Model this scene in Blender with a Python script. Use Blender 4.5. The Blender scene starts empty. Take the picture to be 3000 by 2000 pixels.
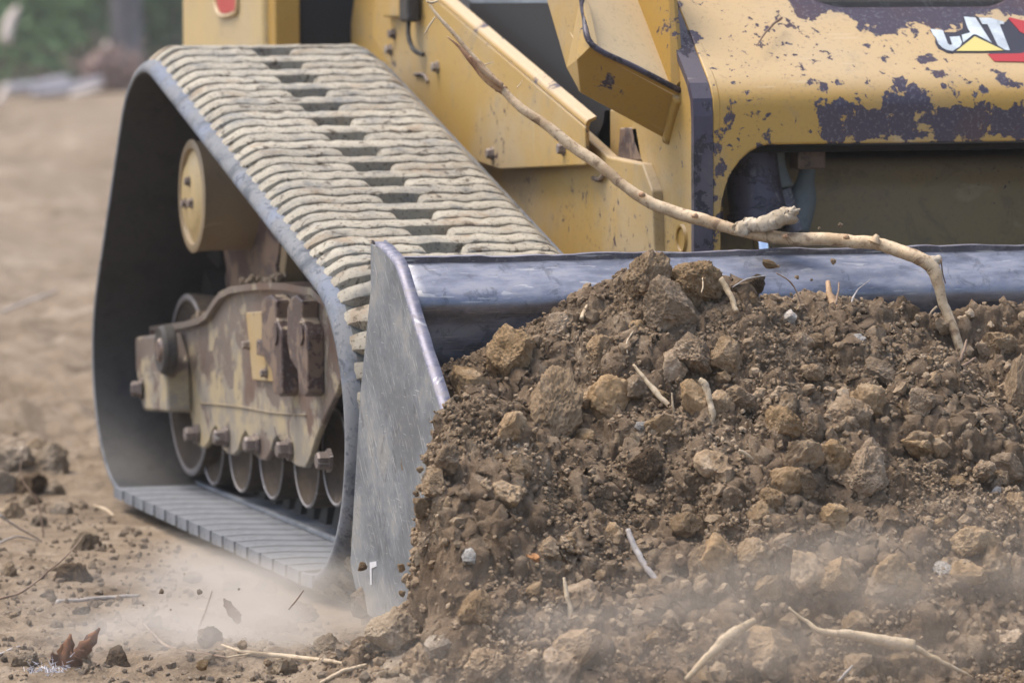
import bpy, bmesh, math, random
import numpy as np
from mathutils import Vector, Matrix

# ------------------------------------------------------------------ camera, sky, sun, exposure
sc = bpy.context.scene
COL = sc.collection
PSI, PITCH, ROLL = .3023, .0725, -.0046
CAM = np.array([-1.928, -8.426, .959])
FPX = 13850.0                                  # focal length in pixels of a 3000 px wide frame
_fw = np.array([math.sin(PSI)*math.cos(PITCH), math.cos(PSI)*math.cos(PITCH), -math.sin(PITCH)])
_r = np.array([math.cos(PSI), -math.sin(PSI), 0.0])
_u = np.cross(_r, _fw)
_r, _u = math.cos(ROLL)*_r+math.sin(ROLL)*_u, -math.sin(ROLL)*_r+math.cos(ROLL)*_u
cd = bpy.data.cameras.new('camera')
cam = bpy.data.objects.new('camera', cd)
COL.objects.link(cam)
M = Matrix(((_r[0], _u[0], -_fw[0], CAM[0]), (_r[1], _u[1], -_fw[1], CAM[1]), (_r[2], _u[2], -_fw[2], CAM[2]), (0, 0, 0, 1)))
cam.matrix_world = M
cd.sensor_width = 36.0
cd.lens = FPX/3000*36
cd.clip_start, cd.clip_end = .1, 2000
cd.dof.use_dof = True
cd.dof.focus_distance = 6.95
cd.dof.aperture_fstop = 6.6
sc.camera = cam

SUN_EL, SUN_AZ = math.radians(66), math.radians(298)     # azimuth measured clockwise from +Y
world = bpy.data.worlds.new('World')
sc.world = world
world.use_nodes = True
wt = world.node_tree
bg = wt.nodes['Background']
sky = wt.nodes.new('ShaderNodeTexSky')
sky.sky_type = 'NISHITA'
sky.sun_disc = False
sky.sun_elevation = SUN_EL
sky.sun_rotation = SUN_AZ
sky.air_density = 1.0
sky.dust_density = 4.0
sky.ozone_density = 1.0
wt.links.new(sky.outputs[0], bg.inputs[0])
bg.inputs[1].default_value = .15
sd = bpy.data.lights.new('sun', 'SUN')
sun = bpy.data.objects.new('sun', sd)
COL.objects.link(sun)
sd.energy = 1.3
sd.angle = math.radians(30)
sd.color = (1, .94, .84)
_sdir = Vector((math.sin(SUN_AZ)*math.cos(SUN_EL), math.cos(SUN_AZ)*math.cos(SUN_EL), math.sin(SUN_EL)))
sun.rotation_euler = _sdir.to_track_quat('Z', 'Y').to_euler()
sun.location = _sdir*20
vs = sc.view_settings
vs.view_transform = 'Standard'
vs.look = 'None'
vs.exposure = 1.10
vs.gamma = 1
sc.render.engine = 'CYCLES'
sc.cycles.use_denoising = True
sc.cycles.volume_bounces = 1
sc.cycles.max_bounces = 6

# ------------------------------------------------------------------ helpers
R = np.random.default_rng(11)
random.seed(5)

def at(px, py, ax, val):
    """world point on the plane axis=val seen at a picture position (3000 x 2000)"""
    d = _fw*FPX+_r*(px-1500)+_u*(1000-py)
    return CAM+(val-CAM[ax])/d[ax]*d

def at_plane(px, py, p0, n):
    d = _fw*FPX+_r*(px-1500)+_u*(1000-py)
    p0 = np.asarray(p0, float)
    return CAM+np.dot(p0-CAM, n)/np.dot(d, n)*d

def _hash(ix, iy, iz, seed):
    h = (ix.astype(np.int64)*374761393+iy.astype(np.int64)*668265263+iz.astype(np.int64)*2147483647+seed*974634777) & 0xffffffff
    h = ((h ^ (h >> 13))*1274126177) & 0xffffffff
    h = ((h ^ (h >> 16))*2246822519) & 0xffffffff
    return ((h ^ (h >> 15)) & 0xffff)/32767.5-1.0

def vnoise(P, seed=0):
    P = np.asarray(P, float)
    i = np.floor(P).astype(np.int64)
    f = P-i
    f = f*f*f*(f*(f*6-15)+10)
    x, y, z = i[..., 0], i[..., 1], i[..., 2]
    fx, fy, fz = f[..., 0], f[..., 1], f[..., 2]
    def c(a, b, d): return _hash(x+a, y+b, z+d, seed)
    a = c(0, 0, 0)*(1-fx)+c(1, 0, 0)*fx
    b = c(0, 1, 0)*(1-fx)+c(1, 1, 0)*fx
    e = c(0, 0, 1)*(1-fx)+c(1, 0, 1)*fx
    g = c(0, 1, 1)*(1-fx)+c(1, 1, 1)*fx
    return (a*(1-fy)+b*fy)*(1-fz)+(e*(1-fy)+g*fy)*fz

def fbm(P, octv=4, seed=0, gain=.5, billow=False):
    P = np.asarray(P, float)
    s, a, t = 0.0, 1.0, 0.0
    for k in range(octv):
        n = vnoise(P*2.03**k+k*17.3, seed+k)
        s = s+a*((1-2*np.abs(n)) if billow else n)
        t += a
        a *= gain
    return s/t

def sstep(a, b, x):
    t = np.clip((x-a)/(b-a), 0, 1)
    return t*t*(3-2*t)

def link(o, parent=None):
    COL.objects.link(o)
    if parent is not None:
        o.parent = parent
        if parent.type == 'EMPTY':
            o.matrix_parent_inverse = parent.matrix_basis.inverted()
    return o

def tag(o, label=None, cat=None, group=None, kind=None):
    if label: o['label'] = label
    if cat: o['category'] = cat
    if group: o['group'] = group
    if kind: o['kind'] = kind
    return o

def empty(name, loc, label, cat, group=None):
    o = bpy.data.objects.new(name, None)
    o.location = loc
    o.empty_display_size = .1
    COL.objects.link(o)
    return tag(o, label, cat, group)

def np_mesh(name, V, F, mats=(), smooth=True):
    V = np.asarray(V, np.float32)
    me = bpy.data.meshes.new(name)
    if isinstance(F, np.ndarray):
        n, k = F.shape
        me.vertices.add(len(V))
        me.vertices.foreach_set('co', V.ravel())
        me.loops.add(n*k)
        me.loops.foreach_set('vertex_index', F.astype(np.int32).ravel())
        me.polygons.add(n)
        me.polygons.foreach_set('loop_start', np.arange(0, n*k, k, dtype=np.int32))
        me.polygons.foreach_set('loop_total', np.full(n, k, np.int32))
        me.update(calc_edges=True)
    else:
        me.from_pydata([tuple(map(float, v)) for v in V], [], F)
        me.update()
    me.polygons.foreach_set('use_smooth', np.full(len(me.polygons), smooth))
    for m in mats: me.materials.append(m)
    return me

def obj(name, me, parent=None):
    return link(bpy.data.objects.new(name, me), parent)

def mesh_obj(name, V, F, mat, parent=None, smooth=True):
    return obj(name, np_mesh(name, V, F, [mat], smooth), parent)

def attr(me, name, vals):
    a = me.attributes.new(name, 'FLOAT', 'POINT')
    a.data.foreach_set('value', np.asarray(vals, np.float32))

def finish_bm(bm, name, mat, parent, bevel=0, seg=2, smooth=False):
    bmesh.ops.recalc_face_normals(bm, faces=bm.faces)
    if bevel:
        bmesh.ops.bevel(bm, geom=[e for e in bm.edges if len(e.link_faces) == 2 and e.calc_face_angle(0) > .5], offset=bevel, segments=seg, affect='EDGES', profile=.5, clamp_overlap=True)
    me = bpy.data.meshes.new(name)
    bm.to_mesh(me)
    bm.free()
    me.materials.append(mat)
    me.polygons.foreach_set('use_smooth', np.full(len(me.polygons), smooth))
    return obj(name, me, parent)

def slab(name, pts, thick, mat, parent, bevel=.002, seg=2):
    """polygon of 3-D points, extruded by the vector thick"""
    bm = bmesh.new()
    t = Vector([float(c) for c in thick])
    a = [bm.verts.new([float(c) for c in p]) for p in pts]
    b = [bm.verts.new(v.co+t) for v in a]
    bm.faces.new(a)
    bm.faces.new(b[::-1])
    n = len(a)
    for i in range(n):
        bm.faces.new((a[i], b[i], b[(i+1) % n], a[(i+1) % n]))
    return finish_bm(bm, name, mat, parent, bevel, seg)

def plate(name, yz, x0, x1, mat, parent, bevel=.002, seg=2):
    return slab(name, [(x0, y, z) for y, z in yz], (x1-x0, 0, 0), mat, parent, bevel, seg)

def box(name, lo, hi, mat, parent, bevel=.003):
    return slab(name, [(lo[0], lo[1], lo[2]), (hi[0], lo[1], lo[2]), (hi[0], hi[1], lo[2]), (lo[0], hi[1], lo[2])], (0, 0, hi[2]-lo[2]), mat, parent, bevel)

def lathe(name, prof, c, axis, mat, parent, n=40, smooth=True, cap=True):
    """prof: (distance along axis, radius) pairs; axis a unit vector"""
    ax = Vector(axis).normalized()
    u = ax.orthogonal().normalized()
    w = ax.cross(u)
    V, F = [], []
    for d, rad in prof:
        for k in range(n):
            t = 2*math.pi*k/n
            V.append(Vector(c)+ax*d+(u*math.cos(t)+w*math.sin(t))*rad)
    m = len(prof)
    for i in range(m-1):
        for k in range(n):
            F.append((i*n+k, i*n+(k+1) % n, (i+1)*n+(k+1) % n, (i+1)*n+k))
    if cap and prof[0][1] > 1e-5: F.append(tuple(range(n))[::-1])
    if cap and prof[-1][1] > 1e-5: F.append(tuple((m-1)*n+k for k in range(n)))
    o = mesh_obj(name, V, F, mat, parent, smooth)
    if smooth:
        try: o.data.set_sharp_from_angle(angle=math.radians(35))
        except Exception: pass
    return o

def hexbolt(name, c, axis, r, h, mat, parent):
    rot = random.random()
    ax = Vector(axis).normalized()
    u = ax.orthogonal().normalized()
    w = ax.cross(u)
    V, F = [], []
    for d, k in ((0, 1.35), (.25*h, 1.35), (.25*h, 1.0), (.85*h, 1.0), (h, .85)):
        for j in range(6 if k < 1.3 else 6):
            t = rot+math.pi/3*j
            V.append(Vector(c)+ax*d+(u*math.cos(t)+w*math.sin(t))*r*k)
    for i in range(4):
        for j in range(6): F.append((i*6+j, i*6+(j+1) % 6, (i+1)*6+(j+1) % 6, (i+1)*6+j))
    F.append(tuple(24+j for j in range(6)))
    return mesh_obj(name, V, F, mat, parent, False)

def crom(P, n):
    """Catmull-Rom through points (any dimension)"""
    P = np.asarray(P, float)
    Q = np.vstack([2*P[0]-P[1], P, 2*P[-1]-P[-2]])
    out = []
    for i in range(len(P)-1):
        p0, p1, p2, p3 = Q[i:i+4]
        for t in np.linspace(0, 1, n, endpoint=False):
            out.append(.5*((2*p1)+(p2-p0)*t+(2*p0-5*p1+4*p2-p3)*t*t+(3*p1-p0-3*p2+p3)*t**3))
    out.append(P[-1])
    return np.array(out)

def tube(name, pts, rad, mat, parent=None, n=10, sub=6, rough=.0, freq=60, seed=0, cap=True, wob=0.0):
    pts = np.asarray(pts, float)
    rad = np.full(len(pts), rad) if np.isscalar(rad) else np.asarray(rad, float)
    S = crom(np.column_stack([pts, rad]), sub)
    P, rr = S[:, :3], np.abs(S[:, 3])
    if wob:
        k_ = np.arange(len(P))
        for ax_ in range(3): P[:, ax_] += wob*rr*(vnoise(np.stack([k_*.23, k_*0+ax_*9.1+seed, k_*0+.5], -1), 7)+.5*vnoise(np.stack([k_*.71, k_*0+ax_*5.3+seed, k_*0+.5], -1), 8))
    T = np.gradient(P, axis=0)
    T /= np.linalg.norm(T, axis=1)[:, None]+1e-12
    N = np.cross(T[0], [0.3, .2, 1.0])
    N /= np.linalg.norm(N)
    rings = []
    for i in range(len(P)):
        N = N-T[i]*np.dot(N, T[i])
        N /= np.linalg.norm(N)
        B = np.cross(T[i], N)
        a = np.arange(n)*2*math.pi/n
        ring = N[None]*np.cos(a)[:, None]+B[None]*np.sin(a)[:, None]
        k = np.full(n, rr[i])
        if rough:
            k = k*(1+rough*fbm((P[i]+ring*rr[i])*freq, 3, seed))
        rings.append(P[i]+ring*k[:, None])
    V = np.vstack(rings)
    m = len(P)
    F = [(i*n+k, i*n+(k+1) % n, (i+1)*n+(k+1) % n, (i+1)*n+k) for i in range(m-1) for k in range(n)]
    if cap:
        F.append(tuple(range(n))[::-1])
        F.append(tuple((m-1)*n+k for k in range(n)))
    return mesh_obj(name, V, F, mat, parent, True)

def ico(sub):
    bm = bmesh.new()
    bmesh.ops.create_icosphere(bm, subdivisions=sub, radius=1)
    V = np.array([v.co[:] for v in bm.verts])
    F = np.array([[v.index for v in f.verts] for f in bm.faces])
    bm.free()
    return V, F

def rotm(rng):
    q = rng.normal(size=4)
    q /= np.linalg.norm(q)
    w, x, y, z = q
    return np.array([[1-2*(y*y+z*z), 2*(x*y-z*w), 2*(x*z+y*w)], [2*(x*y+z*w), 1-2*(x*x+z*z), 2*(y*z-x*w)], [2*(x*z-y*w), 2*(y*z+x*w), 1-2*(x*x+y*y)]])

# ------------------------------------------------------------------ materials
class NB:
    def __init__(s, name):
        s.m = bpy.data.materials.new(name)
        s.m.use_nodes = True
        s.t = s.m.node_tree
        s.b = s.t.nodes['Principled BSDF']
        s.out = s.t.nodes['Material Output']
    def n(s, typ, **kw):
        nd = s.t.nodes.new('ShaderNode'+typ)
        for k, v in kw.items(): setattr(nd, k, v)
        return nd
    def l(s, a, b): s.t.links.new(a, b)
    def put(s, sock, v):
        if hasattr(v, 'is_linked') or hasattr(v, 'links'): s.l(v, sock)
        else: sock.default_value = v
    def coord(s, kind='Object'): return s.n('TexCoord').outputs[kind]
    def noise(s, scale, detail=6, rough=.6, co=None, dist=0, stretch=None):
        nd = s.n('TexNoise')
        nd.inputs['Scale'].default_value = scale
        nd.inputs['Detail'].default_value = detail
        nd.inputs['Roughness'].default_value = rough
        nd.inputs['Distortion'].default_value = dist
        co = co if co is not None else s.co
        if stretch:
            mp = s.n('Mapping')
            mp.inputs['Scale'].default_value = stretch
            s.l(co, mp.inputs[0])
            co = mp.outputs[0]
        s.l(co, nd.inputs['Vector'])
        return nd.outputs[0]
    def math(s, op, a, b=0.0, c=None, clamp=False):
        nd = s.n('Math', operation=op, use_clamp=clamp)
        s.put(nd.inputs[0], a)
        s.put(nd.inputs[1], b)
        if c is not None: s.put(nd.inputs[2], c)
        return nd.outputs[0]
    def step(s, x, lo, hi):
        nd = s.n('MapRange', interpolation_type='SMOOTHSTEP')
        s.put(nd.inputs[0], x)
        nd.inputs[1].default_value, nd.inputs[2].default_value = lo, hi
        return nd.outputs[0]
    def rng(s, x, lo, hi, a, b):
        nd = s.n('MapRange')
        s.put(nd.inputs[0], x)
        for i, v in enumerate((lo, hi, a, b)): nd.inputs[i+1].default_value = v
        return nd.outputs[0]
    def mix(s, f, a, b, mode='MIX'):
        nd = s.n('Mix', data_type='RGBA', blend_type=mode)
        s.put(nd.inputs[0], f)
        for sock, v in ((nd.inputs[6], a), (nd.inputs[7], b)):
            if isinstance(v, tuple): sock.default_value = (*v[:3], 1)
            else: s.l(v, sock)
        return nd.outputs[2]
    def bump(s, h, dist, strength=1.0, prev=None):
        nd = s.n('Bump')
        nd.inputs['Strength'].default_value = strength
        nd.inputs['Distance'].default_value = dist
        s.l(h, nd.inputs['Height'])
        if prev is not None: s.l(prev, nd.inputs['Normal'])
        return nd.outputs[0]
    def done(s, color=None, rough=None, metal=None, normal=None, spec=None):
        for nm, v in (('Base Color', color), ('Roughness', rough), ('Metallic', metal), ('Normal', normal), ('Specular IOR Level', spec)):
            if v is None: continue
            if isinstance(v, tuple): s.b.inputs[nm].default_value = (*v[:3], 1)
            else: s.put(s.b.inputs[nm], v)
        return s.m

def soil_mat(name, dark, mid, light, scale=30, per_object=False, bump=.004):
    b = NB(name)
    b.co = b.coord('Object')
    n1 = b.noise(scale, 8, .68)
    n2 = b.noise(scale*.18, 4, .6)
    n3 = b.noise(scale*6, 4, .7)
    f = b.math('ADD', b.math('MULTIPLY', n1, .55), b.math('MULTIPLY', n2, .45))
    c = b.mix(b.step(f, .36, .52), dark, mid)
    c = b.mix(b.step(f, .50, .66), c, light)
    c = b.mix(b.math('MULTIPLY', b.step(n3, .56, .72), .45), c, light)
    c = b.mix(b.math('MULTIPLY', b.step(n3, .44, .30), .5), c, dark)
    if per_object:
        r = b.n('ObjectInfo').outputs['Random']
        hs = b.n('HueSaturation')
        b.l(b.rng(r, 0, 1, .68, 1.18), hs.inputs['Value'])
        b.l(b.rng(b.math('FRACT', b.math('MULTIPLY', r, 7.13)), 0, 1, .88, 1.18), hs.inputs['Saturation'])
        b.l(c, hs.inputs['Color'])
        c = hs.outputs[0]
    n4 = b.noise(scale*15, 3, .7)
    nrm = b.bump(n1, bump*2, .7)
    nrm = b.bump(n3, bump*.9, .9, nrm)
    nrm = b.bump(n4, bump*.5, .9, nrm)
    c = b.mix(b.math('MULTIPLY', b.step(n4, .52, .36), .35), c, dark)
    return b.done(c, .95, None, nrm, .15)

SOIL_D, SOIL_M, SOIL_L = (.100, .068, .042), (.205, .145, .093), (.37, .285, .195)
m_pile = soil_mat('pile_soil', SOIL_D, SOIL_M, SOIL_L, 42)
m_clod = soil_mat('clod_soil', (.20, .137, .080), (.345, .248, .155), (.52, .40, .275), 2.2, True, .002)
m_clod_dark = soil_mat('moist_clod_soil', (.050, .033, .019), (.105, .070, .042), (.19, .135, .085), 2.2, False, .002)
m_crumb = soil_mat('crumb_soil', (.15, .105, .065), (.27, .198, .127), (.46, .36, .25), 48, False, .0015)
m_ground = soil_mat('ground_soil', (.115, .083, .053), (.225, .172, .118), (.36, .295, .222), 9, False, .008)
m_clod_pale = soil_mat('pale_clod_soil', (.20, .15, .10), (.31, .245, .175), (.44, .365, .28), 2.2, True, .002)
m_stone = soil_mat('pale_stone', (.36, .31, .26), (.50, .45, .39), (.62, .58, .52), 3, False, .0006)
m_grey_stone = soil_mat('grey_stone', (.22, .20, .175), (.34, .315, .28), (.48, .46, .42), 3, False, .0006)
m_orange_stone = soil_mat('orange_stone', (.36, .17, .075), (.55, .28, .12), (.66, .46, .3), 3, False, .0006)

def paint_mat(name, zwear=None, spk=0.0, top_dust_sheen=.55, soft=.015, base=(.48, .285, .062), chip=(.072, .058, .076), scale=28, bias=-.25, dust=.3, grey=0.0, use_attr=True, dustcol=(.40, .335, .235), rust=.3):
    b = NB(name)
    b.co = b.coord('Object')
    n1 = b.noise(scale, 9, .68, dist=.25)
    n2 = b.noise(scale*.28, 5, .6)
    big = b.noise(3.2, 5, .6)
    fine = b.noise(160, 4, .7)
    m = b.math('ADD', b.math('MULTIPLY_ADD', n1, 1.9, -.45), bias)
    m = b.math('ADD', m, b.math('MULTIPLY', b.math('SUBTRACT', n2, .5), .35))
    if use_attr:
        at_ = b.n('Attribute')
        at_.attribute_name = 'wear'
        m = b.math('ADD', m, b.math('MULTIPLY', at_.outputs['Fac'], .60))
    if zwear:
        sz = b.n('SeparateXYZ')
        b.l(b.co, sz.inputs[0])
        m = b.math('ADD', m, b.math('MULTIPLY', b.step(sz.outputs[2], zwear[0], zwear[1]), zwear[2]))
    chipf = b.step(m, .5-soft, .5+soft)
    if spk:
        n5 = b.math('ADD', b.noise(75, 4, .6, dist=.5), b.math('MULTIPLY', b.math('SUBTRACT', n2, .5), .5))
        chipf = b.math('MAXIMUM', chipf, b.step(n5, .73-spk, .75-spk))
    paint = b.mix(b.math('MULTIPLY', b.step(big, .40, .68), dust), base, dustcol)
    nz = b.n('SeparateXYZ')
    b.l(b.n('NewGeometry').outputs['Normal'], nz.inputs[0])
    paint = b.mix(b.math('MULTIPLY', b.step(nz.outputs[2], .25, .85), top_dust_sheen), paint, (.56, .46, .33))  # up-facing paint made paler: settled dust plus sky sheen put into the colour
    scr = b.noise(9, 3, .5, stretch=(1, 14, 1.3))
    paint = b.mix(b.math('MULTIPLY', b.step(scr, .66, .74), .22), paint, (.62, .52, .38))
    paint = b.mix(b.math('MULTIPLY', b.step(fine, .55, .66), .22), paint, chip)
    sm = b.noise(13, 6, .7, dist=.6)
    paint = b.mix(b.math('MULTIPLY', b.step(sm, .53, .68), dust*.7), paint, tuple(v*.55+.02 for v in dustcol))
    if grey: paint = b.mix(b.math('MULTIPLY', b.step(b.noise(11, 7, .7), .42, .56), grey), paint, (.21, .192, .168))
    ch = b.mix(b.math('MULTIPLY', b.step(n2, .45, .7), rust), chip, (.13, .062, .035))
    ch = b.mix(b.math('MULTIPLY', b.step(fine, .53, .64), .5), ch, (.22, .20, .21))
    c = b.mix(chipf, paint, ch)
    hgt = b.math('SUBTRACT', 1.0, chipf)
    nrm = b.bump(hgt, .0012, .6)
    nrm = b.bump(fine, .0006, .3, nrm)
    return b.done(c, b.rng(chipf, 0, 1, .46, .40), b.math('MULTIPLY', chipf, .25), nrm, .4)

m_panel = paint_mat('worn_yellow_panel', bias=-.36, dust=.30, scale=30, spk=.085, top_dust_sheen=.48)
m_body = paint_mat('dusty_yellow_paint', base=(.41, .262, .074), bias=-.42, dust=.6, scale=22, use_attr=False, spk=.055)
m_arm = paint_mat('shaded_yellow_paint', base=(.36, .215, .042), bias=-.21, dust=.25, scale=13, use_attr=False, spk=.04)  # darker copy of the yellow, shade of the box front put into the colour
m_lit_yellow = paint_mat('sunlit_yellow_paint', base=(.56, .41, .20), bias=-.42, dust=.3, scale=16, use_attr=False)  # paler copy of the yellow, top light on the box put into the colour
m_far_yellow = paint_mat('far_yellow_paint', base=(.48, .355, .16), bias=-.6, dust=.5, use_attr=False)
m_frame = paint_mat('worn_frame_paint', soft=.07, base=(.38, .305, .175), chip=(.185, .152, .128), bias=-.11, dust=.6, grey=.8, scale=13, use_attr=False, zwear=(.22, .30, .22), dustcol=(.30, .265, .215), rust=.7)
m_drive = paint_mat('dusty_drive_paint', base=(.25, .185, .105), chip=(.13, .095, .07), bias=-.3, dust=.7, scale=10, use_attr=False, dustcol=(.27, .215, .15), top_dust_sheen=.2)
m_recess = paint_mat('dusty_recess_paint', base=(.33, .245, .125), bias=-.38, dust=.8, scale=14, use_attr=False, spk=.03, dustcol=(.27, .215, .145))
m_edge = paint_mat('bare_edge_steel', top_dust_sheen=.08, base=(.060, .052, .075), chip=(.03, .026, .036), bias=-.05, dust=.1, scale=30, use_attr=False, dustcol=(.5, .42, .3), rust=.1)
m_rusty = paint_mat('rusty_iron', base=(.16, .105, .075), chip=(.085, .06, .055), bias=-.02, dust=.5, scale=20, use_attr=False, dustcol=(.27, .21, .15))

def rubber_mat(name, base, dust, amount, fine=90, rough=.8, stain=(.1, .1, .1), stamt=.4, rnd=False, blue=None):
    b = NB(name)
    b.co = b.coord('Object')
    co = b.co
    if rnd:
        oi = b.n('ObjectInfo').outputs['Random']
        vm = b.n('VectorMath', operation='ADD')
        b.l(co, vm.inputs[0])
        cx = b.n('CombineXYZ')
        for i in range(3): b.l(b.math('MULTIPLY', oi, 13.7*(i+1)), cx.inputs[i])
        b.l(cx.outputs[0], vm.inputs[1])
        b.co = vm.outputs[0]
    n1 = b.noise(14, 8, .68)
    n2 = b.noise(fine, 5, .7)
    sp = b.noise(45, 3, .6, dist=.6)
    c = b.mix(b.math('MULTIPLY', b.step(n1, .30, .52), amount), base, dust)
    if blue: c = b.mix(b.math('MULTIPLY', b.step(b.noise(6, 5, .65), .48, .62), .75), c, blue)
    mud = b.noise(8.5, 6, .7)
    if rnd: c = b.mix(b.math('MULTIPLY', b.step(mud, .53, .66), .65), c, (.235, .168, .105))
    c = b.mix(b.math('MULTIPLY', b.step(n2, .545, .63), stamt), c, stain)
    c = b.mix(b.math('MULTIPLY', b.step(sp, .60, .67), stamt*1.3), c, stain)
    if rnd:
        hs = b.n('HueSaturation')
        b.l(b.rng(oi, 0, 1, .86, 1.1), hs.inputs['Value'])
        b.l(c, hs.inputs['Color'])
        c = hs.outputs[0]
    nrm = b.bump(n1, .002, .5)
    nrm = b.bump(n2, .0012, .6, nrm)
    return b.done(c, rough, None, nrm, .25)

m_tread = rubber_mat('dust_caked_tread', (.17, .17, .16), (.36, .325, .255), .92, 150, .92, (.10, .082, .06), .75, True)
m_band = rubber_mat('grey_track_band', (.07, .078, .09), (.19, .195, .20), .85, 110, .75, (.06, .065, .08), .6, False, (.16, .185, .235))
m_groove = rubber_mat('shaded_groove', (.045, .047, .045), (.10, .10, .09), .8, 80, .9, (.05, .05, .05), .4)  # groove floor darkened to carry the shadow between the tread bars
m_inner = rubber_mat('dark_inner_rubber', (.018, .018, .019), (.06, .056, .05), .35, 60, .62, (.012, .012, .014), .3)
m_pad = rubber_mat('dusty_inner_pad', (.10, .11, .12), (.185, .195, .21), .9, 70, .85, (.08, .085, .09), .4)
m_black = rubber_mat('black_rubber', (.02, .02, .022), (.09, .08, .065), .4, 60, .6)

def steel_mat(name, base, dust, dustamt, rough=.42, metal=.7, stretch=(1, 1, 1), scale=10, scr=.5):
    b = NB(name)
    b.co = b.coord('Object')
    n1 = b.noise(scale, 8, .7, stretch=stretch)
    n2 = b.noise(130, 5, .75)
    s1 = b.noise(22, 2, .5, stretch=(1, 1.5, 22), dist=.4)
    mp = b.n('Mapping')
    mp.inputs['Rotation'].default_value = (.75, 0, 0)
    b.l(b.co, mp.inputs[0])
    s2 = b.noise(20, 2, .5, co=mp.outputs[0], stretch=(1, 26, 1.2), dist=.35)
    c = b.mix(b.step(n1, .38, .64), base, tuple(x*1.55 for x in base))
    c = b.mix(b.math('MULTIPLY', b.step(n1, .50, .62), dustamt), c, dust)
    c = b.mix(b.math('MULTIPLY', b.step(n2, .54, .63), .45), c, dust)
    n6 = b.noise(26, 6, .7, dist=.8)
    c = b.mix(b.math('MULTIPLY', b.step(n6, .545, .64), .5), c, tuple(x*.45 for x in base))
    c = b.mix(b.math('MULTIPLY', b.math('MAXIMUM', b.step(s1, .705, .73), b.step(s2, .645, .67)), scr), c, (.62, .60, .55))
    r = b.math('ADD', b.rng(n1, .3, .7, rough-.08, rough+.18), b.math('MULTIPLY', n2, .1))
    return b.done(c, r, b.rng(n1, .4, .65, metal, metal*.45), b.bump(n2, .0008, .35), .5)

m_bucket_side = steel_mat('bucket_side_steel', (.135, .145, .155), (.29, .265, .215), .5, .5, .3, (1, 1, 1), 7)
m_bucket_in = steel_mat('bucket_inner_steel', (.17, .18, .215), (.27, .255, .235), .35, .36, .75, (1, 3, 3), 9, .35)
m_polish = steel_mat('polished_edge_steel', (.16, .155, .19), (.22, .20, .19), .6, .46, .6, (1, 3, 6), 22, .4)
m_lip = steel_mat('dark_lip_steel', (.075, .07, .08), (.28, .25, .22), .25, .45, .5)
m_roller = steel_mat('roller_steel', (.048, .035, .024), (.085, .060, .038), .7, .85, .0, (1, 1, 1), 16, .1)
m_rim = steel_mat('rim_steel', (.17, .155, .15), (.22, .19, .16), .6, .45, .3)
m_chrome = NB('chrome_rod').done((.75, .75, .8), .12, 1.0)
m_grey = steel_mat('slate_grey_panel', (.15, .175, .20), (.22, .235, .24), .3, .5, .1, (1, 1, 1), 4, .05)
m_dark = NB('void_shade').done((.012, .012, .013), .8)  # near-black colour standing in for shade inside gaps and openings
m_glass = NB('dark_glass').done((.01, .013, .015), .08, None, None, .6)
m_hose = rubber_mat('grey_hose', (.07, .085, .085), (.17, .18, .17), .6, 80, .6)
m_bolt = steel_mat('dusty_bolt', (.15, .12, .105), (.30, .25, .19), .5, .55, .3)
m_white = NB('white_mark').done((.55, .55, .56), .6)

def wood_mat(name, base, dark, light, spots=.5, stretch=(1, 1, 1), scale=24):
    b = NB(name)
    b.co = b.coord('Object')
    n1 = b.noise(scale, 7, .65, stretch=stretch)
    n2 = b.noise(190, 4, .7)
    n3 = b.noise(34, 5, .6, dist=1.0)
    c = b.mix(b.step(n1, .35, .6), base, light)
    c = b.mix(b.math('MULTIPLY', b.step(n3, .55, .65), spots), c, dark)
    c = b.mix(b.math('MULTIPLY', b.step(n2, .54, .66), .5), c, dark)
    return b.done(c, .62, None, b.bump(n1, .003, .5, b.bump(n2, .001, .5)), .3)

m_wood = wood_mat('peeled_wood', (.43, .30, .17), (.16, .09, .05), (.58, .45, .29), .7)
m_wood_grey = wood_mat('barky_root', (.34, .27, .18), (.15, .11, .075), (.50, .42, .31), .6)
m_twig = wood_mat('brown_twig', (.17, .105, .07), (.08, .05, .035), (.27, .19, .13), .4)
m_twig_grey = wood_mat('grey_twig', (.33, .29, .26), (.18, .15, .14), (.46, .42, .38), .4)
m_root = wood_mat('pale_root', (.40, .30, .18), (.17, .115, .07), (.54, .43, .29), .55)
m_fibre = wood_mat('split_fibre', (.30, .15, .075), (.14, .07, .04), (.48, .32, .18), .4)
m_leaf_dead = wood_mat('dead_leaf', (.10, .040, .018), (.03, .014, .014), (.21, .085, .03), .9)

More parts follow.
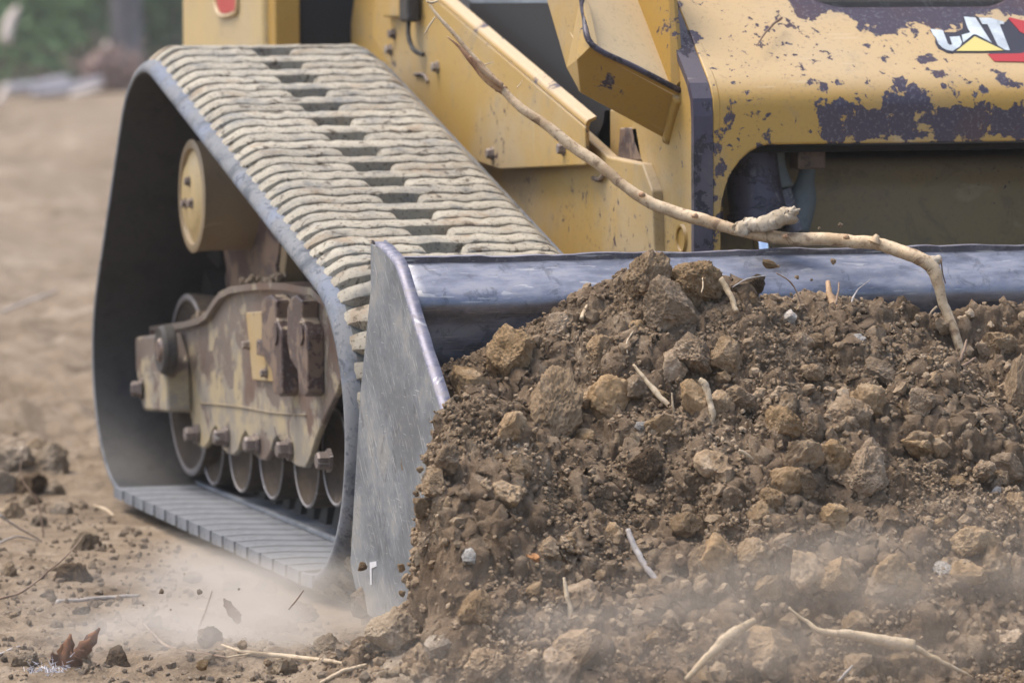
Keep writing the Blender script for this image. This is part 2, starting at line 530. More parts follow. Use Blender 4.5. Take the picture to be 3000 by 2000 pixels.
# ------------------------------------------------------------------ ground
def ground_z(x, y):
    P = np.stack([x, y, np.zeros_like(x)], -1)
    far = np.clip((np.abs(y+.5)+np.abs(x))/6, 0, 4)
    z = .012*fbm(P*3.1, 4, 3)+.010*fbm(P*13, 4, 9, .55)+.017*np.maximum(fbm(P*27, 3, 21, .62, True), -.25)*(.35+1.0*np.clip(fbm(P*2.3, 2, 33)+.4, 0, 1))
    z = z+.05*far*fbm(P*.35, 3, 5)+(.085*fbm(P*np.array((1.6, 2.6, 1)), 4, 15, .6)+.03*fbm(P*7, 3, 16, .6, True))*sstep(.6, 2.2, y)
    z = z+.02*np.exp(-((y-.9)/.5)**2)*fbm(P*5, 3, 31)
    z = z+.10*np.exp(-((x+.02)**2/.05+(y-.95)**2/.30))*(.7+.6*fbm(P*9, 3, 41))      # heap of clods left of the track
    under = sstep(.62, .50, np.abs(x-.24))*sstep(1.15, .95, np.abs(y+.45))            # pressed flat under the track
    z = z*(1-.8*under)-.004*under
    z = z+.075*np.exp(-((x+.10)**2/.016+(y+2.12)**2/.035))*(.75+.5*fbm(P*11, 3, 47))+.03*np.exp(-((x+.30)**2/.012+(y+1.85)**2/.01))
    rise = sstep(38, 90, y)*7
    return z+rise

def grow(a, b, step, far, k):
    c = list(np.arange(a, b, step))
    s = step
    while c[-1] < far:
        s *= k
        c.append(c[-1]+s)
    return c
gx = grow(0, 1.7, .013, 90, 1.16)
gx = sorted([-v-.95 for v in grow(0, .3, .02, 90, 1.16)]+[v-.95 for v in grow(0, 1.08, .006, 14, 1.03)]+[14+v for v in grow(1, 2, .8, 80, 1.2)])
gx = np.array(sorted(set(np.round(gx, 5))))
gy = np.array(sorted(set(np.round([-v-2.9 for v in grow(0, .1, .03, 20, 1.3)]+[v-2.9 for v in grow(0, 4.2, .0075, 220, 1.03)], 5))))
GX, GY = np.meshgrid(gx, gy)
GZ = ground_z(GX, GY)
ny, nx = GX.shape
V = np.stack([GX, GY, GZ], -1).reshape(-1, 3)
ii = np.arange(ny*nx).reshape(ny, nx)
F = np.stack([ii[:-1, :-1], ii[:-1, 1:], ii[1:, 1:], ii[1:, :-1]], -1).reshape(-1, 4)
tag(mesh_obj('ground', V, F, m_ground), 'bare pale brown dirt ground of the clearing', kind='structure')

# ------------------------------------------------------------------ the soil heap (shape function first: many things rest on it)
_cx = np.array([-.2, -.03, .03, .10, .14, .24, .324, .46, .50, .57, .76, .815, .90, .96, 1.2, 1.7])
_cz = np.array([.38, .395, .40, .425, .445, .495, .535, .535, .505, .49, .48, .455, .47, .475, .49, .45])
def heap_z(x, y, detail=True):
    x = np.asarray(x, float)
    y = np.asarray(y, float)
    P = np.stack([x, y, np.zeros_like(x)], -1)
    zc = np.interp(x, _cx, _cz)
    foot = -2.47+.04*np.sin(x*5)
    t = np.clip((-1.79-y)/(-1.79-foot), 0, 1)
    z = zc*(1-(.80*t+.20*t*t))-.04*np.sin(np.pi*t)*np.exp(-((x-.20)/.10)**2)+.095*np.exp(-((x+.01)/.10)**2)*np.exp(-((y+2.06)/.14)**2)+.03*np.sin(np.pi*t)*np.exp(-((x-.55)/.2)**2)
    z = np.where(y > -1.79, zc-.9*(y+1.79)**1*.35, z)
    if detail:
        amp = sstep(0, .15, t+.05)
        z = z+.030*fbm(P*8, 3, 51)*amp+.022*fbm(P*19, 3, 61, .5, True)*(.4+.6*amp)+.008*fbm(P*52, 3, 71, .5, True)
    xl = np.where(y > -2.0, -.010, -.075+.03*vnoise(P*14, 77))
    w = np.where(y > -2.0, .008, .045)
    side = np.clip((x-xl+w)/(2*w), 0, 1)
    side = side*side*(3-2*side)
    low = ground_z(x, y)+.008
    low = low-sstep(-.05, -.5, x)*.1-np.where((y > -2.0) & (x < -.018), .06, 0)
    out = np.maximum(side*z+(1-side)*low, low)
    return out-.09*sstep(-2.66, -2.76, y)-.09*sstep(1.50, 1.58, x)

hx = np.arange(-.62, 1.60, .0036)
hy = np.arange(-2.80, -1.50, .0036)
HX, HY = np.meshgrid(hx, hy)
HZ = heap_z(HX, HY)
P = np.stack([HX, HY, HZ], -1)
dx = np.gradient(HZ, .0036, axis=1)
dy = np.gradient(HZ, .0036, axis=0)
N = np.stack([-dx, -dy, np.ones_like(dx)], -1)
N /= np.linalg.norm(N, axis=-1)[..., None]
d = .026*fbm(P*11, 2, 85)*sstep(-1.78, -1.86, HY)+.013*fbm(P*34, 3, 81, .6, True)+.006*fbm(P*95, 2, 91, .6, True)+.002*vnoise(P*260, 5)
inside = (HY > -2.01) & (HX < .03)
d = np.where(inside, -.004, d)
P = P+N*d[..., None]
ny, nx = HX.shape
ii = np.arange(ny*nx).reshape(ny, nx)
F = np.stack([ii[:-1, :-1], ii[:-1, 1:], ii[1:, 1:], ii[1:, :-1]], -1).reshape(-1, 4)
tag(mesh_obj('soil_heap', P.reshape(-1, 3), F, m_pile), 'heap of loose brown soil spilling out of the loader bucket', 'soil', kind='stuff')

HP, HN = P.reshape(-1, 3).copy(), N.reshape(-1, 3).copy()
HZ2 = P[..., 2]
def surf_z(x, y):
    x, y = np.asarray(x, float), np.asarray(y, float)
    ix = np.clip(np.round((x-hx[0])/.0036).astype(int), 0, len(hx)-1)
    iy = np.clip(np.round((y-hy[0])/.0036).astype(int), 0, len(hy)-1)
    b = ground_z(x, y)
    inr = (x > hx[0]) & (x < hx[-1]) & (y < hy[-1]) & (y > hy[0])
    return np.where(inr, np.maximum(HZ2[iy, ix], b), b)
def surf_z_old(x, y):
    a = heap_z(x, y)
    b = ground_z(np.asarray(x, float), np.asarray(y, float))
    inr = (np.asarray(x) > -.6) & (np.asarray(y) < -1.52)
    return np.where(inr, np.maximum(a, b), b)

def hit(px, py, off=0.0):
    """first soil surface point seen at a picture position"""
    d = _fw*FPX+_r*(px-1500)+_u*(1000-py)
    d = d/np.linalg.norm(d)
    t = np.arange(5.4, 14, .03)
    for st in (.03, .002):
        Q = CAM+d*t[:, None]
        below = Q[:, 2] < surf_z(Q[:, 0], Q[:, 1])
        k = int(np.argmax(below)) if below.any() else len(t)-1
        if st > .01: t = np.arange(t[k]-.032, t[k]+.004, .002)
    return Q[k]-d*off

def px_m(p): return FPX/float(np.dot(np.asarray(p)-CAM, _fw))      # pixels per metre at a point

# ------------------------------------------------------------------ the track loader
ROOT = empty('track_loader', (.98, -.5, 0), 'dusty yellow compact track loader pushing a bucket of soil', 'track loader')

# --- belt loop: three circles in the y-z plane
circ = [(0.0, .586, .24), (-1.132, .274, .234), (.231, .275, .232)]
def tangent(c1, c2):
    """outer tangent on the left side when walking from c1 to c2, clockwise loop"""
    (y1, z1, r1), (y2, z2, r2) = c1, c2
    dy_, dz_ = y2-y1, z2-z1
    L = math.hypot(dy_, dz_)
    a = math.atan2(dz_, dy_)
    b = math.acos((r1-r2)/L)
    ang = a-b
    n = (math.cos(ang), math.sin(ang))
    return (y1+n[0]*r1, z1+n[1]*r1), (y2+n[0]*r2, z2+n[1]*r2), ang
loop = []
tans = [tangent(circ[i], circ[(i+1) % 3]) for i in range(3)]
for i in range(3):
    pa, pb, ang = tans[i]
    loop.append(('L', pa, pb))
    nang = tans[(i+1) % 3][2]
    while nang < ang: nang += 2*math.pi
    loop.append(('A', circ[(i+1) % 3], ang, nang))
if sum((s[3]-s[2]) for s in loop if s[0] == 'A') > 7:      # wrong orientation: use the mirrored tangents
    def tangent(c1, c2):
        (y1, z1, r1), (y2, z2, r2) = c1, c2
        L = math.hypot(y2-y1, z2-z1)
        ang = math.atan2(z2-z1, y2-y1)+math.acos((r1-r2)/L)
        n = (math.cos(ang), math.sin(ang))
        return (y1+n[0]*r1, z1+n[1]*r1), (y2+n[0]*r2, z2+n[1]*r2), ang
    tans = [tangent(circ[i], circ[(i+1) % 3]) for i in range(3)]
    loop = []
    for i in range(3):
        pa, pb, ang = tans[i]
        loop.append(('L', pa, pb))
        nang = tans[(i+1) % 3][2]
        while nang > ang: nang -= 2*math.pi
        loop.append(('A', circ[(i+1) % 3], ang, nang))
seglen = [math.dist(s[1], s[2]) if s[0] == 'L' else abs(s[3]-s[2])*s[1][2] for s in loop]
LOOP = sum(seglen)
def loop_at(s):
    """point, outward normal, tangent in y-z at arc length s (starts on the sprocket, runs down the front)"""
    s = s % LOOP
    for seg, L in zip(loop, seglen):
        if s <= L:
            if seg[0] == 'L':
                f = s/L
                p = (seg[1][0]*(1-f)+seg[2][0]*f, seg[1][1]*(1-f)+seg[2][1]*f)
                t = ((seg[2][0]-seg[1][0])/L, (seg[2][1]-seg[1][1])/L)
                n = (-t[1], t[0])
                c = np.mean([c_[:2] for c_ in circ], axis=0)
                if (p[0]-c[0])*n[0]+(p[1]-c[1])*n[1] < 0: n = (-n[0], -n[1])
                return np.array(p), np.array(n), np.array(t)
            f = s/L
            a = seg[2]+(seg[3]-seg[2])*f
            n = np.array((math.cos(a), math.sin(a)))
            sgn = 1 if seg[3] > seg[2] else -1
            return np.array(seg[1][:2])+n*seg[1][2], n, np.array((-n[1], n[0]))*sgn
        s -= L
    return loop_at(0)
NP = int(round(LOOP/.086))
PITCHL = LOOP/NP
# cross-section (x, height above inner face)
TW = .45
sec = [(0.0, .002), (.002, 0), (TW-.002, 0), (TW, .002), (TW, .009), (TW-.003, .0145), (TW-.009, .0205), (TW-.016, .0235), (TW-.024, .0245), (.024, .0245), (.016, .0235), (.009, .0205), (.003, .0145), (0, .009)]
NS = 260
V, F, mi = [], [], []
for i in range(NS):
    p, n, t = loop_at(LOOP*i/NS)
    for x, h in sec: V.append((x, p[0]+n[0]*h, p[1]+n[1]*h))
k = len(sec)
for i in range(NS):
    for j in range(k):
        F.append((i*k+j, i*k+(j+1) % k, ((i+1) % NS)*k+(j+1) % k, ((i+1) % NS)*k+j))
        mi.append(1 if j == 1 else (2 if j == 8 else 0))
me = np_mesh('rubber_track', V, F, [m_band, m_inner, m_groove], True)
me.polygons.foreach_set('material_index', mi)
bm = bmesh.new(); bm.from_mesh(me); bmesh.ops.recalc_face_normals(bm, faces=bm.faces); bm.to_mesh(me); bm.free()
me.set_sharp_from_angle(angle=math.radians(50))
track = obj('rubber_track', me, ROOT)

def bar_mesh(name, xa, xb, capa, capb, seed):
    """moulded tread bar from x=xa to xb; cap 'edge' tapers down over the track edge, cap 'pocket' is a rounded end"""
    xs = np.linspace(xa, xb, max(16, int((xb-xa)/.006)))
    V, F = [], []
    hh = .0245
    for x in xs:
        da, db = x-xa, xb-x
        h, w = hh, .0170
        for dd, cap in ((da, capa), (db, capb)):
            if cap == 'edge':
                f = float(sstep(0, .052, np.array(dd)))
                h = min(h, -.008+(hh+.008)*f**.8)
                w = min(w, .0115+.0055*f)
            else:
                f = math.sqrt(max(0.0, 1-(1-min(dd/.016, 1))**2))
                h = min(h, hh*(.35+.65*f))
                w = min(w, .006+.0110*f)
        mid = math.exp(-((x-TW/2)/.045)**2)
        off = .0036*math.sin(x*2*math.pi/.072+.4)*(1-mid)+.0026*float(vnoise(np.array((x*40, seed*3.3, .5)), 3))
        w *= 1+.14*float(vnoise(np.array((x*55, seed*5.1, 1.5)), 9))
        lo = min(-.003, h-.004)
        prof = [(-1.06, lo), (-1.0, max(h*.55, lo)), (-.95, max(h*.93, lo)), (-.82, h), (0, h+.0002), (.82, h), (.95, max(h*.93, lo)), (1.0, max(h*.55, lo)), (1.06, lo)]
        if h < 0: prof = [(u_, lo+(.003 if abs(u_) < .6 else 0)) for u_, _ in prof]
        for u, z in prof: V.append((x, off+u*w, z+(.0014*float(vnoise(np.array((x*70, u*2.0, seed*4.1)), 12)) if z > .004 else 0)))
    k = 9
    m = len(xs)
    F = [(i*k+j, i*k+j+1, (i+1)*k+j+1, (i+1)*k+j) for i in range(m-1) for j in range(k-1)]
    F += [tuple(range(k))[::-1], tuple((m-1)*k+j for j in range(k))]
    me = np_mesh(name, V, F, [m_tread], True)
    bm = bmesh.new(); bm.from_mesh(me); bmesh.ops.recalc_face_normals(bm, faces=bm.faces); bm.to_mesh(me); bm.free()
    me.set_sharp_from_angle(angle=math.radians(38))
    return me
full = [bar_mesh('tread_bar', .003, TW-.003, 'edge', 'edge', q) for q in range(4)]
lefts = [bar_mesh('tread_bar', .003, .198, 'edge', 'pocket', q+5) for q in range(4)]
rights = [bar_mesh('tread_bar', .254, TW-.003, 'pocket', 'edge', q+9) for q in range(4)]
# phase: a pocket at the place the photograph shows one
s0 = min(np.arange(0, LOOP, .002), key=lambda s: np.hypot(*(loop_at(s)[0]+loop_at(s)[1]*.048-np.array((-.2423, .8154)))))
for i in range(NP):
    for half in (0, 1):
        s = s0+i*PITCHL+half*PITCHL/2
        p, n, t = loop_at(s)
        jit = random.uniform(-.0012, .0012)
        o3 = np.array((0, p[0]+n[0]*.024+t[0]*jit, p[1]+n[1]*.024+t[1]*jit))
        ex = np.array((1, 0, 0))
        ez = np.array((0, *n))
        ey = np.cross(ez, ex)
        Mx = Matrix(((ex[0], ey[0], ez[0], o3[0]), (ex[1], ey[1], ez[1], o3[1]), (ex[2], ey[2], ez[2], o3[2]), (0, 0, 0, 1)))
        for src in ([full] if half else [lefts, rights]):
            o = bpy.data.objects.new('tread_bar', random.choice(src))
            COL.objects.link(o)
            o.parent = track
            o.matrix_local = Mx
# inner pads along the bottom run, with the curved joints between them
pad_pts = []
for xx in np.linspace(.004, .150, 14):
    f = (xx-.004)/.146
    pad_pts.append((xx, .010*math.sin(f*5.6)-.020*f*f))
pad_pts.insert(0, (-.004, 0.0))
Vp, Fp = [], []
for s_ in (-1, 1):
    for xx, oo in pad_pts:
        for hz, ins in ((-.020 if xx < 0 else -.001, 0), (.0002, 0), (.0006, .001)):
            Vp.append((xx, oo+s_*(PITCHL/2*.83-ins), hz))
m_ = len(pad_pts)
def vid(side, i, h): return side*m_*3+i*3+h
for i in range(m_-1):
    Fp.append((vid(0, i, 2), vid(0, i+1, 2), vid(1, i+1, 2), vid(1, i, 2)))
    for sd_ in (0, 1):
        for h in (0, 1): Fp.append((vid(sd_, i, h), vid(sd_, i+1, h), vid(sd_, i+1, h+1), vid(sd_, i, h+1)))
for i in (0, m_-1):
    for h in (0, 1): Fp.append((vid(0, i, h), vid(0, i, h+1), vid(1, i, h+1), vid(1, i, h)))
padme = np_mesh('belt_pad', Vp, Fp, [m_pad], False)
bm = bmesh.new(); bm.from_mesh(padme); bmesh.ops.recalc_face_normals(bm, faces=bm.faces); bm.to_mesh(padme); bm.free()
lugme = None
bl, fl_ = [], []
for u, v, h in ((-.5, -.5, 0), (.5, -.5, 0), (.5, .5, 0), (-.5, .5, 0), (-.3, -.3, 1), (.3, -.3, 1), (.3, .3, 1), (-.3, .3, 1)):
    bl.append((.232+u*.05, v*.05, h*.055-.001))
lugme = np_mesh('guide_lug', bl, [(0, 1, 5, 4), (1, 2, 6, 5), (2, 3, 7, 6), (3, 0, 4, 7), (4, 5, 6, 7)], [m_inner], False)
for i in range(NP):
    s = s0+(i+.25)*PITCHL
    p, n, t = loop_at(s)
    ez = np.array((0, -n[0], -n[1]))
    ex = np.array((1, 0, 0))
    ey = np.cross(ez, ex)
    Mx = Matrix(((1, ey[0], ez[0], 0), (0, ey[1], ez[1], p[0]), (0, ey[2], ez[2], p[1]), (0, 0, 0, 1)))
    for nm, me_, ok in (('belt_pad', padme, n[1] < -.93), ('guide_lug', lugme, True)):
        if ok:
            o = bpy.data.objects.new(nm, me_)
            COL.objects.link(o)
            o.parent = track
            o.matrix_local = Mx
pts = [at(px, py, 2, .046) for px, py in ((500, 1385), (560, 1410), (640, 1447), (760, 1497), (860, 1530), (975, 1580))]
box('ridge', (.154, -1.05, .038), (.166, .30, .0485), m_pad, track, .002)
box('roller_path', (.168, -1.05, .036), (.44, .30, .0425), m_pad, track, .001)

# --- final drive
hx_, hy_, hz_ = .086, 0.0, .600
fd = lathe('final_drive', [(.33, .0), (.33, .10), (.05, .100), (.012, .101), (.002, .104), (0, .101), (.0, .088), (.010, .085), (.010, 0)], (hx_, hy_, hz_), (1, 0, 0), m_drive, ROOT, 48)
lathe('hub_cover', [(.0, 0), (.0, .060), (.004, .066), (.0105, .082), (.012, .085)], (hx_-.004, hy_, hz_), (1, 0, 0), m_far_yellow, fd, 48)
for a in (100, 205, 330):
    hexbolt('bolt', (hx_-.004, hy_+.028*math.cos(math.radians(a)), hz_+.028*math.sin(math.radians(a))), (-1, 0, 0), .008, .009, m_bolt, fd)
spro = lathe('sprocket', [(.0, .0), (.0, .20), (.006, .225), (.05, .225), (.056, .20), (.056, 0)], (.19, hy_, .586), (1, 0, 0), m_rusty, ROOT, 48)
for q in range(17):
    a = 2*math.pi*q/17
    lathe('tooth', [(0, .016), (.05, .016)], (.193, .222*math.cos(a), .586+.222*math.sin(a)), (1, 0, 0), m_rusty, spro, 10)
# bracket hanging from the drive (behind), and hydraulic stub
plate('drive_bracket', [(.02, .53), (-.26, .53), (-.20, .40), (-.16, .36), (-.08, .36), (-.03, .42)], .20, .24, m_drive, ROOT, .004)
slab('drive_support', [(.36, -.25, .62), (.36, .30, .62), (.36, .30, .12), (.36, -1.0, .12), (.36, -1.0, .45)], (.04, 0, 0), m_rusty, ROOT, .003)

# --- roller frame
FX = .11
def fr(px, py): 
    q = at(px, py, 0, FX)
    return (q[1], q[2])
top = [(456, 962), (556, 948), (600, 935), (622, 918), (642, 885), (660, 862), (690, 846), (740, 838), (800, 834), (850, 836), (930, 850), (985, 900), (1005, 980), (1003, 1100), (985, 1150), (955, 1210), (925, 1280), (905, 1345), (893, 1370)]
low = [(870, 1366), (852, 1352), (836, 1338), (826, 1300), (812, 1276), (800, 1290), (790, 1325), (776, 1349), (760, 1345), (742, 1330), (732, 1290), (719, 1261), (707, 1280), (697, 1318), (682, 1334), (664, 1328), (650, 1310), (642, 1270), (632, 1247), (620, 1262), (610, 1295), (596, 1312), (578, 1305), (566, 1275), (562, 1235), (556, 1210), (470, 1200), (462, 1080)]
fpts = [fr(*p) for p in top+low]
frame = plate('roller_frame', fpts, FX, FX+.012, m_frame, ROOT, .003)
# folded top flange follows the upper outline
ftop = [fr(*p) for p in top[:12]]
Vf, Ff = [], []
for (y, z) in ftop:
    for xx, dz in ((FX-.012, .0), (FX-.012, -.012), (FX+.16, -.012), (FX+.16, 0.0)): Vf.append((xx, y, z+dz+.004))
for i in range(len(ftop)-1):
    for j in range(4): Ff.append((i*4+j, i*4+(j+1) % 4, (i+1)*4+(j+1) % 4, (i+1)*4+j))
Ff += [(0, 1, 2, 3), tuple(len(ftop)*4-4+j for j in range(4))[::-1]]
mesh_obj('frame_flange', Vf, Ff, m_frame, frame, False)
me = frame.data
co = np.array([v.co[:] for v in me.vertices])
pass
# pieces on the frame
def fbox(name, x0, x1, pa, pb, mat, parent=None, bev=.003):
    (y1, z1), (y2, z2) = fr(*pa), fr(*pb)
    return box(name, (x0, min(y1, y2), min(z1, z2)), (x1, max(y1, y2), max(z1, z2)), mat, parent if parent else frame, bev)
plate('cover_plate', [fr(733, 915), fr(822, 908), fr(822, 1010), fr(806, 1010), fr(806, 1050), fr(832, 1052), fr(832, 1120), fr(752, 1112)], FX-.008, FX, m_body, frame, .002)
fbox('lock_block', FX-.022, FX-.002, (786, 992), (818, 1048), m_rusty)
for p in ((742, 1010), (795, 1092)):
    y, z = fr(*p)
    hexbolt('bolt', (FX-.008, y, z), (-1, 0, 0), .007, .012, m_bolt, frame)
# two stiffening ribs with a hook-shaped outline
for dx_ in (0, 76):
    rp = [(842+dx_, 862), (825+dx_, 870), (815+dx_, 900), (815+dx_, 1000), (824+dx_, 1050), (845+dx_, 1085), (850+dx_, 1150), (868+dx_, 1160), (876+dx_, 1150), (874+dx_, 980), (872+dx_, 965), (858+dx_, 930), (860+dx_, 880)]
    plate('rib', [fr(*p) for p in rp], FX-.03, FX, m_rusty, frame, .003)
    y, z = fr(858+dx_, 975)
    lathe('boss', [(0, .0), (0, .02), (.012, .022)], (FX-.034, y, z), (1, 0, 0), m_rusty, frame, 14)
# rear tensioner block with its disc and bolt
tb = plate('tensioner_block', [fr(470, 985), fr(540, 975), fr(560, 1060), fr(566, 1205), fr(494, 1200), fr(472, 1080)], FX-.05, FX-.002, m_frame, frame, .006)
y, z = fr(565, 1022)
lathe('bumper_disc', [(0, 0), (0, .028), (-.002, .040), (.004, .046), (.020, .047), (.024, .042), (.024, .0)], (FX-.062, y, z), (1, 0, 0), m_black, frame, 30)
lathe('bumper_core', [(0, 0), (0, .018), (.012, .028)], (FX-.068, y, z), (1, 0, 0), m_rusty, frame, 20)
y, z = fr(505, 1140)
hexbolt('tension_bolt', (FX-.05, y+.03, z), (-1, 0.4, 0), .015, .022, m_bolt, frame)
q0 = fr(458, 964)
box('flange_tab', (FX-.02, q0[0]-.04, q0[1]-.055), (FX+.05, q0[0]-.028, q0[1]+.002), m_rusty, frame, .002)
# scratch weld line on the frame
tube('weld_bead', [(FX-.002, *fr(590, 1180)), (FX-.002, *fr(700, 1190)), (FX-.002, *fr(800, 1208)), (FX-.002, *fr(900, 1215))], .0013, m_drive, frame, 6)
# roller bolts at the feet of the frame
for p in ((581, 1270), (667, 1280), (757, 1300), (853, 1316)):
    y, z = fr(*p)
    hexbolt('axle_bolt', (FX-.002, y, z), (-1, 0, 0), .0145, .024, m_bolt, frame)
y, z = at(968, 1348, 0, .07)[1:]
hexbolt('axle_bolt', (.07, y, z), (-1, 0, 0), .015, .024, m_bolt, frame)
# rollers: dished steel wheels
def roller(name, c, rad, xo, dish=.03):
    prof = [(.0, rad*.97), (.0, rad), (.006, rad), (.05, rad*.98), (.052, rad*.6), (.052, 0)]
    o = lathe(name, [(dish, 0), (dish, rad*.35), (dish*.6, rad*.7), (.002, rad*.93), (0, rad*.96)]+prof[1:], (xo, c[0], c[1]), (1, 0, 0), m_roller, ROOT, 44)
    lathe('rim', [(-.001, rad*.925), (-.003, rad*.96), (-.001, rad*.995), (.004, rad*1.0)], (xo, c[0], c[1]), (1, 0, 0), m_rim, o, 44, True, False)
    return o
RX = .145
for p in ((625, 1422), (707, 1443), (797, 1464), (901, 1489)):
    q = at(p[0], p[1], 0, RX)
    roller('track_roller', (q[1], q[2]+.085), .085, RX)
q = at(985, 1510, 0, RX)
roller('track_roller', (q[1], q[2]+.10), .085, RX)
ri = roller('rear_idler', (.235, .235), .172, .135, .045)
fi = roller('front_idler', (-1.10, .275), .20, .145, .03)
# dirt lying on the frame

# --- chassis side with the bolted cover plate
def sp(px, py, x=.505):
    q = at(px, py, 0, x)
    return (q[1], q[2])
body = plate('chassis_side', [sp(1040, -30, .53), sp(1018, 140, .53), (.30, .55), (.25, .25), (-1.38, .25), sp(1915, 720, .53), sp(1910, 560, .53), sp(1880, 480, .53), sp(1780, 460, .53), sp(1715, 400, .53), sp(1300, 40, .53), sp(1220, -30, .53)], .53, .55, m_body, ROOT, .003)
cov = plate('side_cover', [sp(1100, -40, .50), sp(1090, 110, .50), sp(1175, 250, .50), sp(1380, 470, .50), sp(1465, 496, .50), sp(1714, 484, .50), sp(1714, 372, .50), sp(1278, 0, .50), sp(1235, -40, .50)], .50, .508, m_body, ROOT, .0025)
# folded top bevel of the cover
A0, A1 = np.array((.50, *sp(1235, -40, .50))), np.array((.50, *sp(1716, 368, .50)))
B0, B1 = A0+np.array((.028, .0, .030)), A1+np.array((.028, .0, .030))
C0, C1 = B0+np.array((.022, 0, .004)), B1+np.array((.022, 0, .004))
Vb, Fb = [], []
rows = []
for t in np.linspace(0, 1, 9):
    a = t*math.pi/2*.9
    rows.append((.010*(1-math.cos(a)), .011*math.sin(a)))
for f in np.linspace(0, 1, 24):
    base = A0*(1-f)+A1*f
    for ddx, ddz in rows+[(rows[-1][0]+.010, rows[-1][1]+.004), (rows[-1][0]+.010, rows[-1][1]-.001), (rows[-1][0], rows[-1][1]-.005), (.006, -.002)]:
        Vb.append(base+np.array((ddx, 0, ddz)))
kk = len(rows)+4
Fb = [(i*kk+j, i*kk+(j+1) % kk, (i+1)*kk+(j+1) % kk, (i+1)*kk+j) for i in range(23) for j in range(kk)]
Fb += [tuple(range(kk)), tuple(23*kk+j for j in range(kk))[::-1]]
mesh_obj('folded_edge', Vb, Fb, m_arm, cov, True).data.set_sharp_from_angle(angle=math.radians(40))
for p in ((1283, 197), (1443, 450), (1652, 436), (1156, 100), (1146, 146)):
    y, z = sp(*p, .50)
    hexbolt('bolt', (.50, y, z), (-1, 0, 0), .009, .012, m_bolt, cov)
# small hook cut and connector hanging on the cover
y, z = sp(1210, 25, .49)
box('connector', (.47, y-.03, z-.025), (.495, y+.025, z+.05), m_black, cov, .006)
tube('pigtail', [(.482, y, z-.02), (.478, y-.01, z-.05), (.482, y-.03, z-.075), (.495, y-.05, z-.085)], .0045, m_black, cov, 8)
y, z = sp(1165, 20, .50)
box('latch_plate', (.485, y-.06, z-.02), (.50, y+.05, z+.06), m_body, cov, .004)
tube('clip', [(.498, *sp(1215, 218, .498)), (.496, *sp(1240, 219, .496)), (.498, *sp(1254, 240, .498))], .003, m_bolt, cov, 8)
# hook-shaped slot in the lower chassis, drawn by a bent rod
tube('hook_rod', [(.527, *sp(1738, 522, .527)), (.524, *sp(1756, 526, .524)), (.526, *sp(1775, 505, .526))], .004, m_rusty, body, 8)
# near-black sheet painted as the shade in the gap; grey panel above
slab('gap_shade', [(.60, *sp(1300, -40, .60)), (.60, *sp(1790, 430, .60)), (.60, *sp(1760, 460, .60)), (.60, -.9, .60), (.60, -.1, .72)], (.03, 0, 0), m_dark, ROOT, 0)
gp = plate('side_panel', [sp(1345, -40, .565), sp(1370, 0, .565), sp(1555, 190, .565), sp(1690, 285, .565), sp(1640, 80, .565), sp(1600, -40, .565)], .565, .575, m_grey, ROOT, .002)
# curved yellow web behind the gap's front end
plate('arm_web', [sp(1772, 318, .56), sp(1765, 360, .56), sp(1745, 402, .56), sp(1700, 520, .56), sp(1700, 760, .56), sp(1930, 760, .56), sp(1930, 500, .56), sp(1880, 330, .56)], .56, .575, m_body, ROOT, .003)
plate('pin_plate', [sp(1818, 375, .55), sp(1868, 372, .55), sp(1884, 470, .55), sp(1812, 474, .55)], .548, .56, m_rusty, ROOT, .003)

# --- lift arm and cross member
ARMX = .548
XC_ = .98
def ap(px, py, x=ARMX):
    q = at(px, py, 0, x)
    return (q[1], q[2])
YF = -1.45
zb = at(2440, 262, 1, YF)[2]
LEAN = math.radians(50)
up_n = np.array((0, -math.cos(LEAN), math.sin(LEAN)))
def pan_pt(px, py):
    if py > 262: return at(px, py, 1, YF)
    return at_plane(px, py, (0, YF, zb), up_n)
arm = plate('lift_arm', [(YF+.012, .28), (YF+.012, zb-.01), (YF+.016+.16*math.sin(LEAN), zb-.01+.16*math.cos(LEAN)), (YF+.40, zb+.10), ap(1845, 345), ap(1858, 420), ap(1890, 500), ap(1905, 560), ap(1912, 780), (-1.38, .28)], ARMX, ARMX+.03, m_body, ROOT, .003)
plate('lift_arm', [(YF+.012, .28), (YF+.012, zb-.01), (YF+.016+.16*math.sin(LEAN), zb-.01+.16*math.cos(LEAN)), (YF+.40, zb+.10), ap(1845, 345), ap(1858, 420), ap(1890, 500), ap(1905, 560), ap(1912, 780), (-1.38, .28)], 2*XC_-ARMX-.03, 2*XC_-ARMX, m_body, ROOT, .003)
# bare worn front edge of the arm plate (bent strip)
w0, w1 = ARMX-.002, ARMX+.030
prof = [(YF-.002, .30), (YF-.002, zb-.04), (YF+.002, zb-.012), (YF+.018, zb+.012)]+[(YF+.018+d_*math.sin(LEAN), zb+.012+d_*math.cos(LEAN)) for d_ in (.05, .12, .24)]
Vs = []
for (y, z) in prof:
    for xx, oo in ((w0, 0), (w1, 0), (w1, .012), (w0, .012)): Vs.append((xx, y+oo, z-(.004 if oo else 0)))
Fs = [(i*4+j, i*4+(j+1) % 4, (i+1)*4+(j+1) % 4, (i+1)*4+j) for i in range(len(prof)-1) for j in range(4)]+[(0, 1, 2, 3), tuple(4*len(prof)-4+j for j in range(4))[::-1]]
mesh_obj('worn_edge', Vs, Fs, m_edge, arm, False)
# round hole near the foot of the arm
y, z = ap(2000, 700)
lathe('hole_rim', [(0, .0), (.0, .018), (-.0035, .019), (-.004, .022), (.002, .024)], (ARMX-.001, y, z), (1, 0, 0), m_arm, arm, 24)
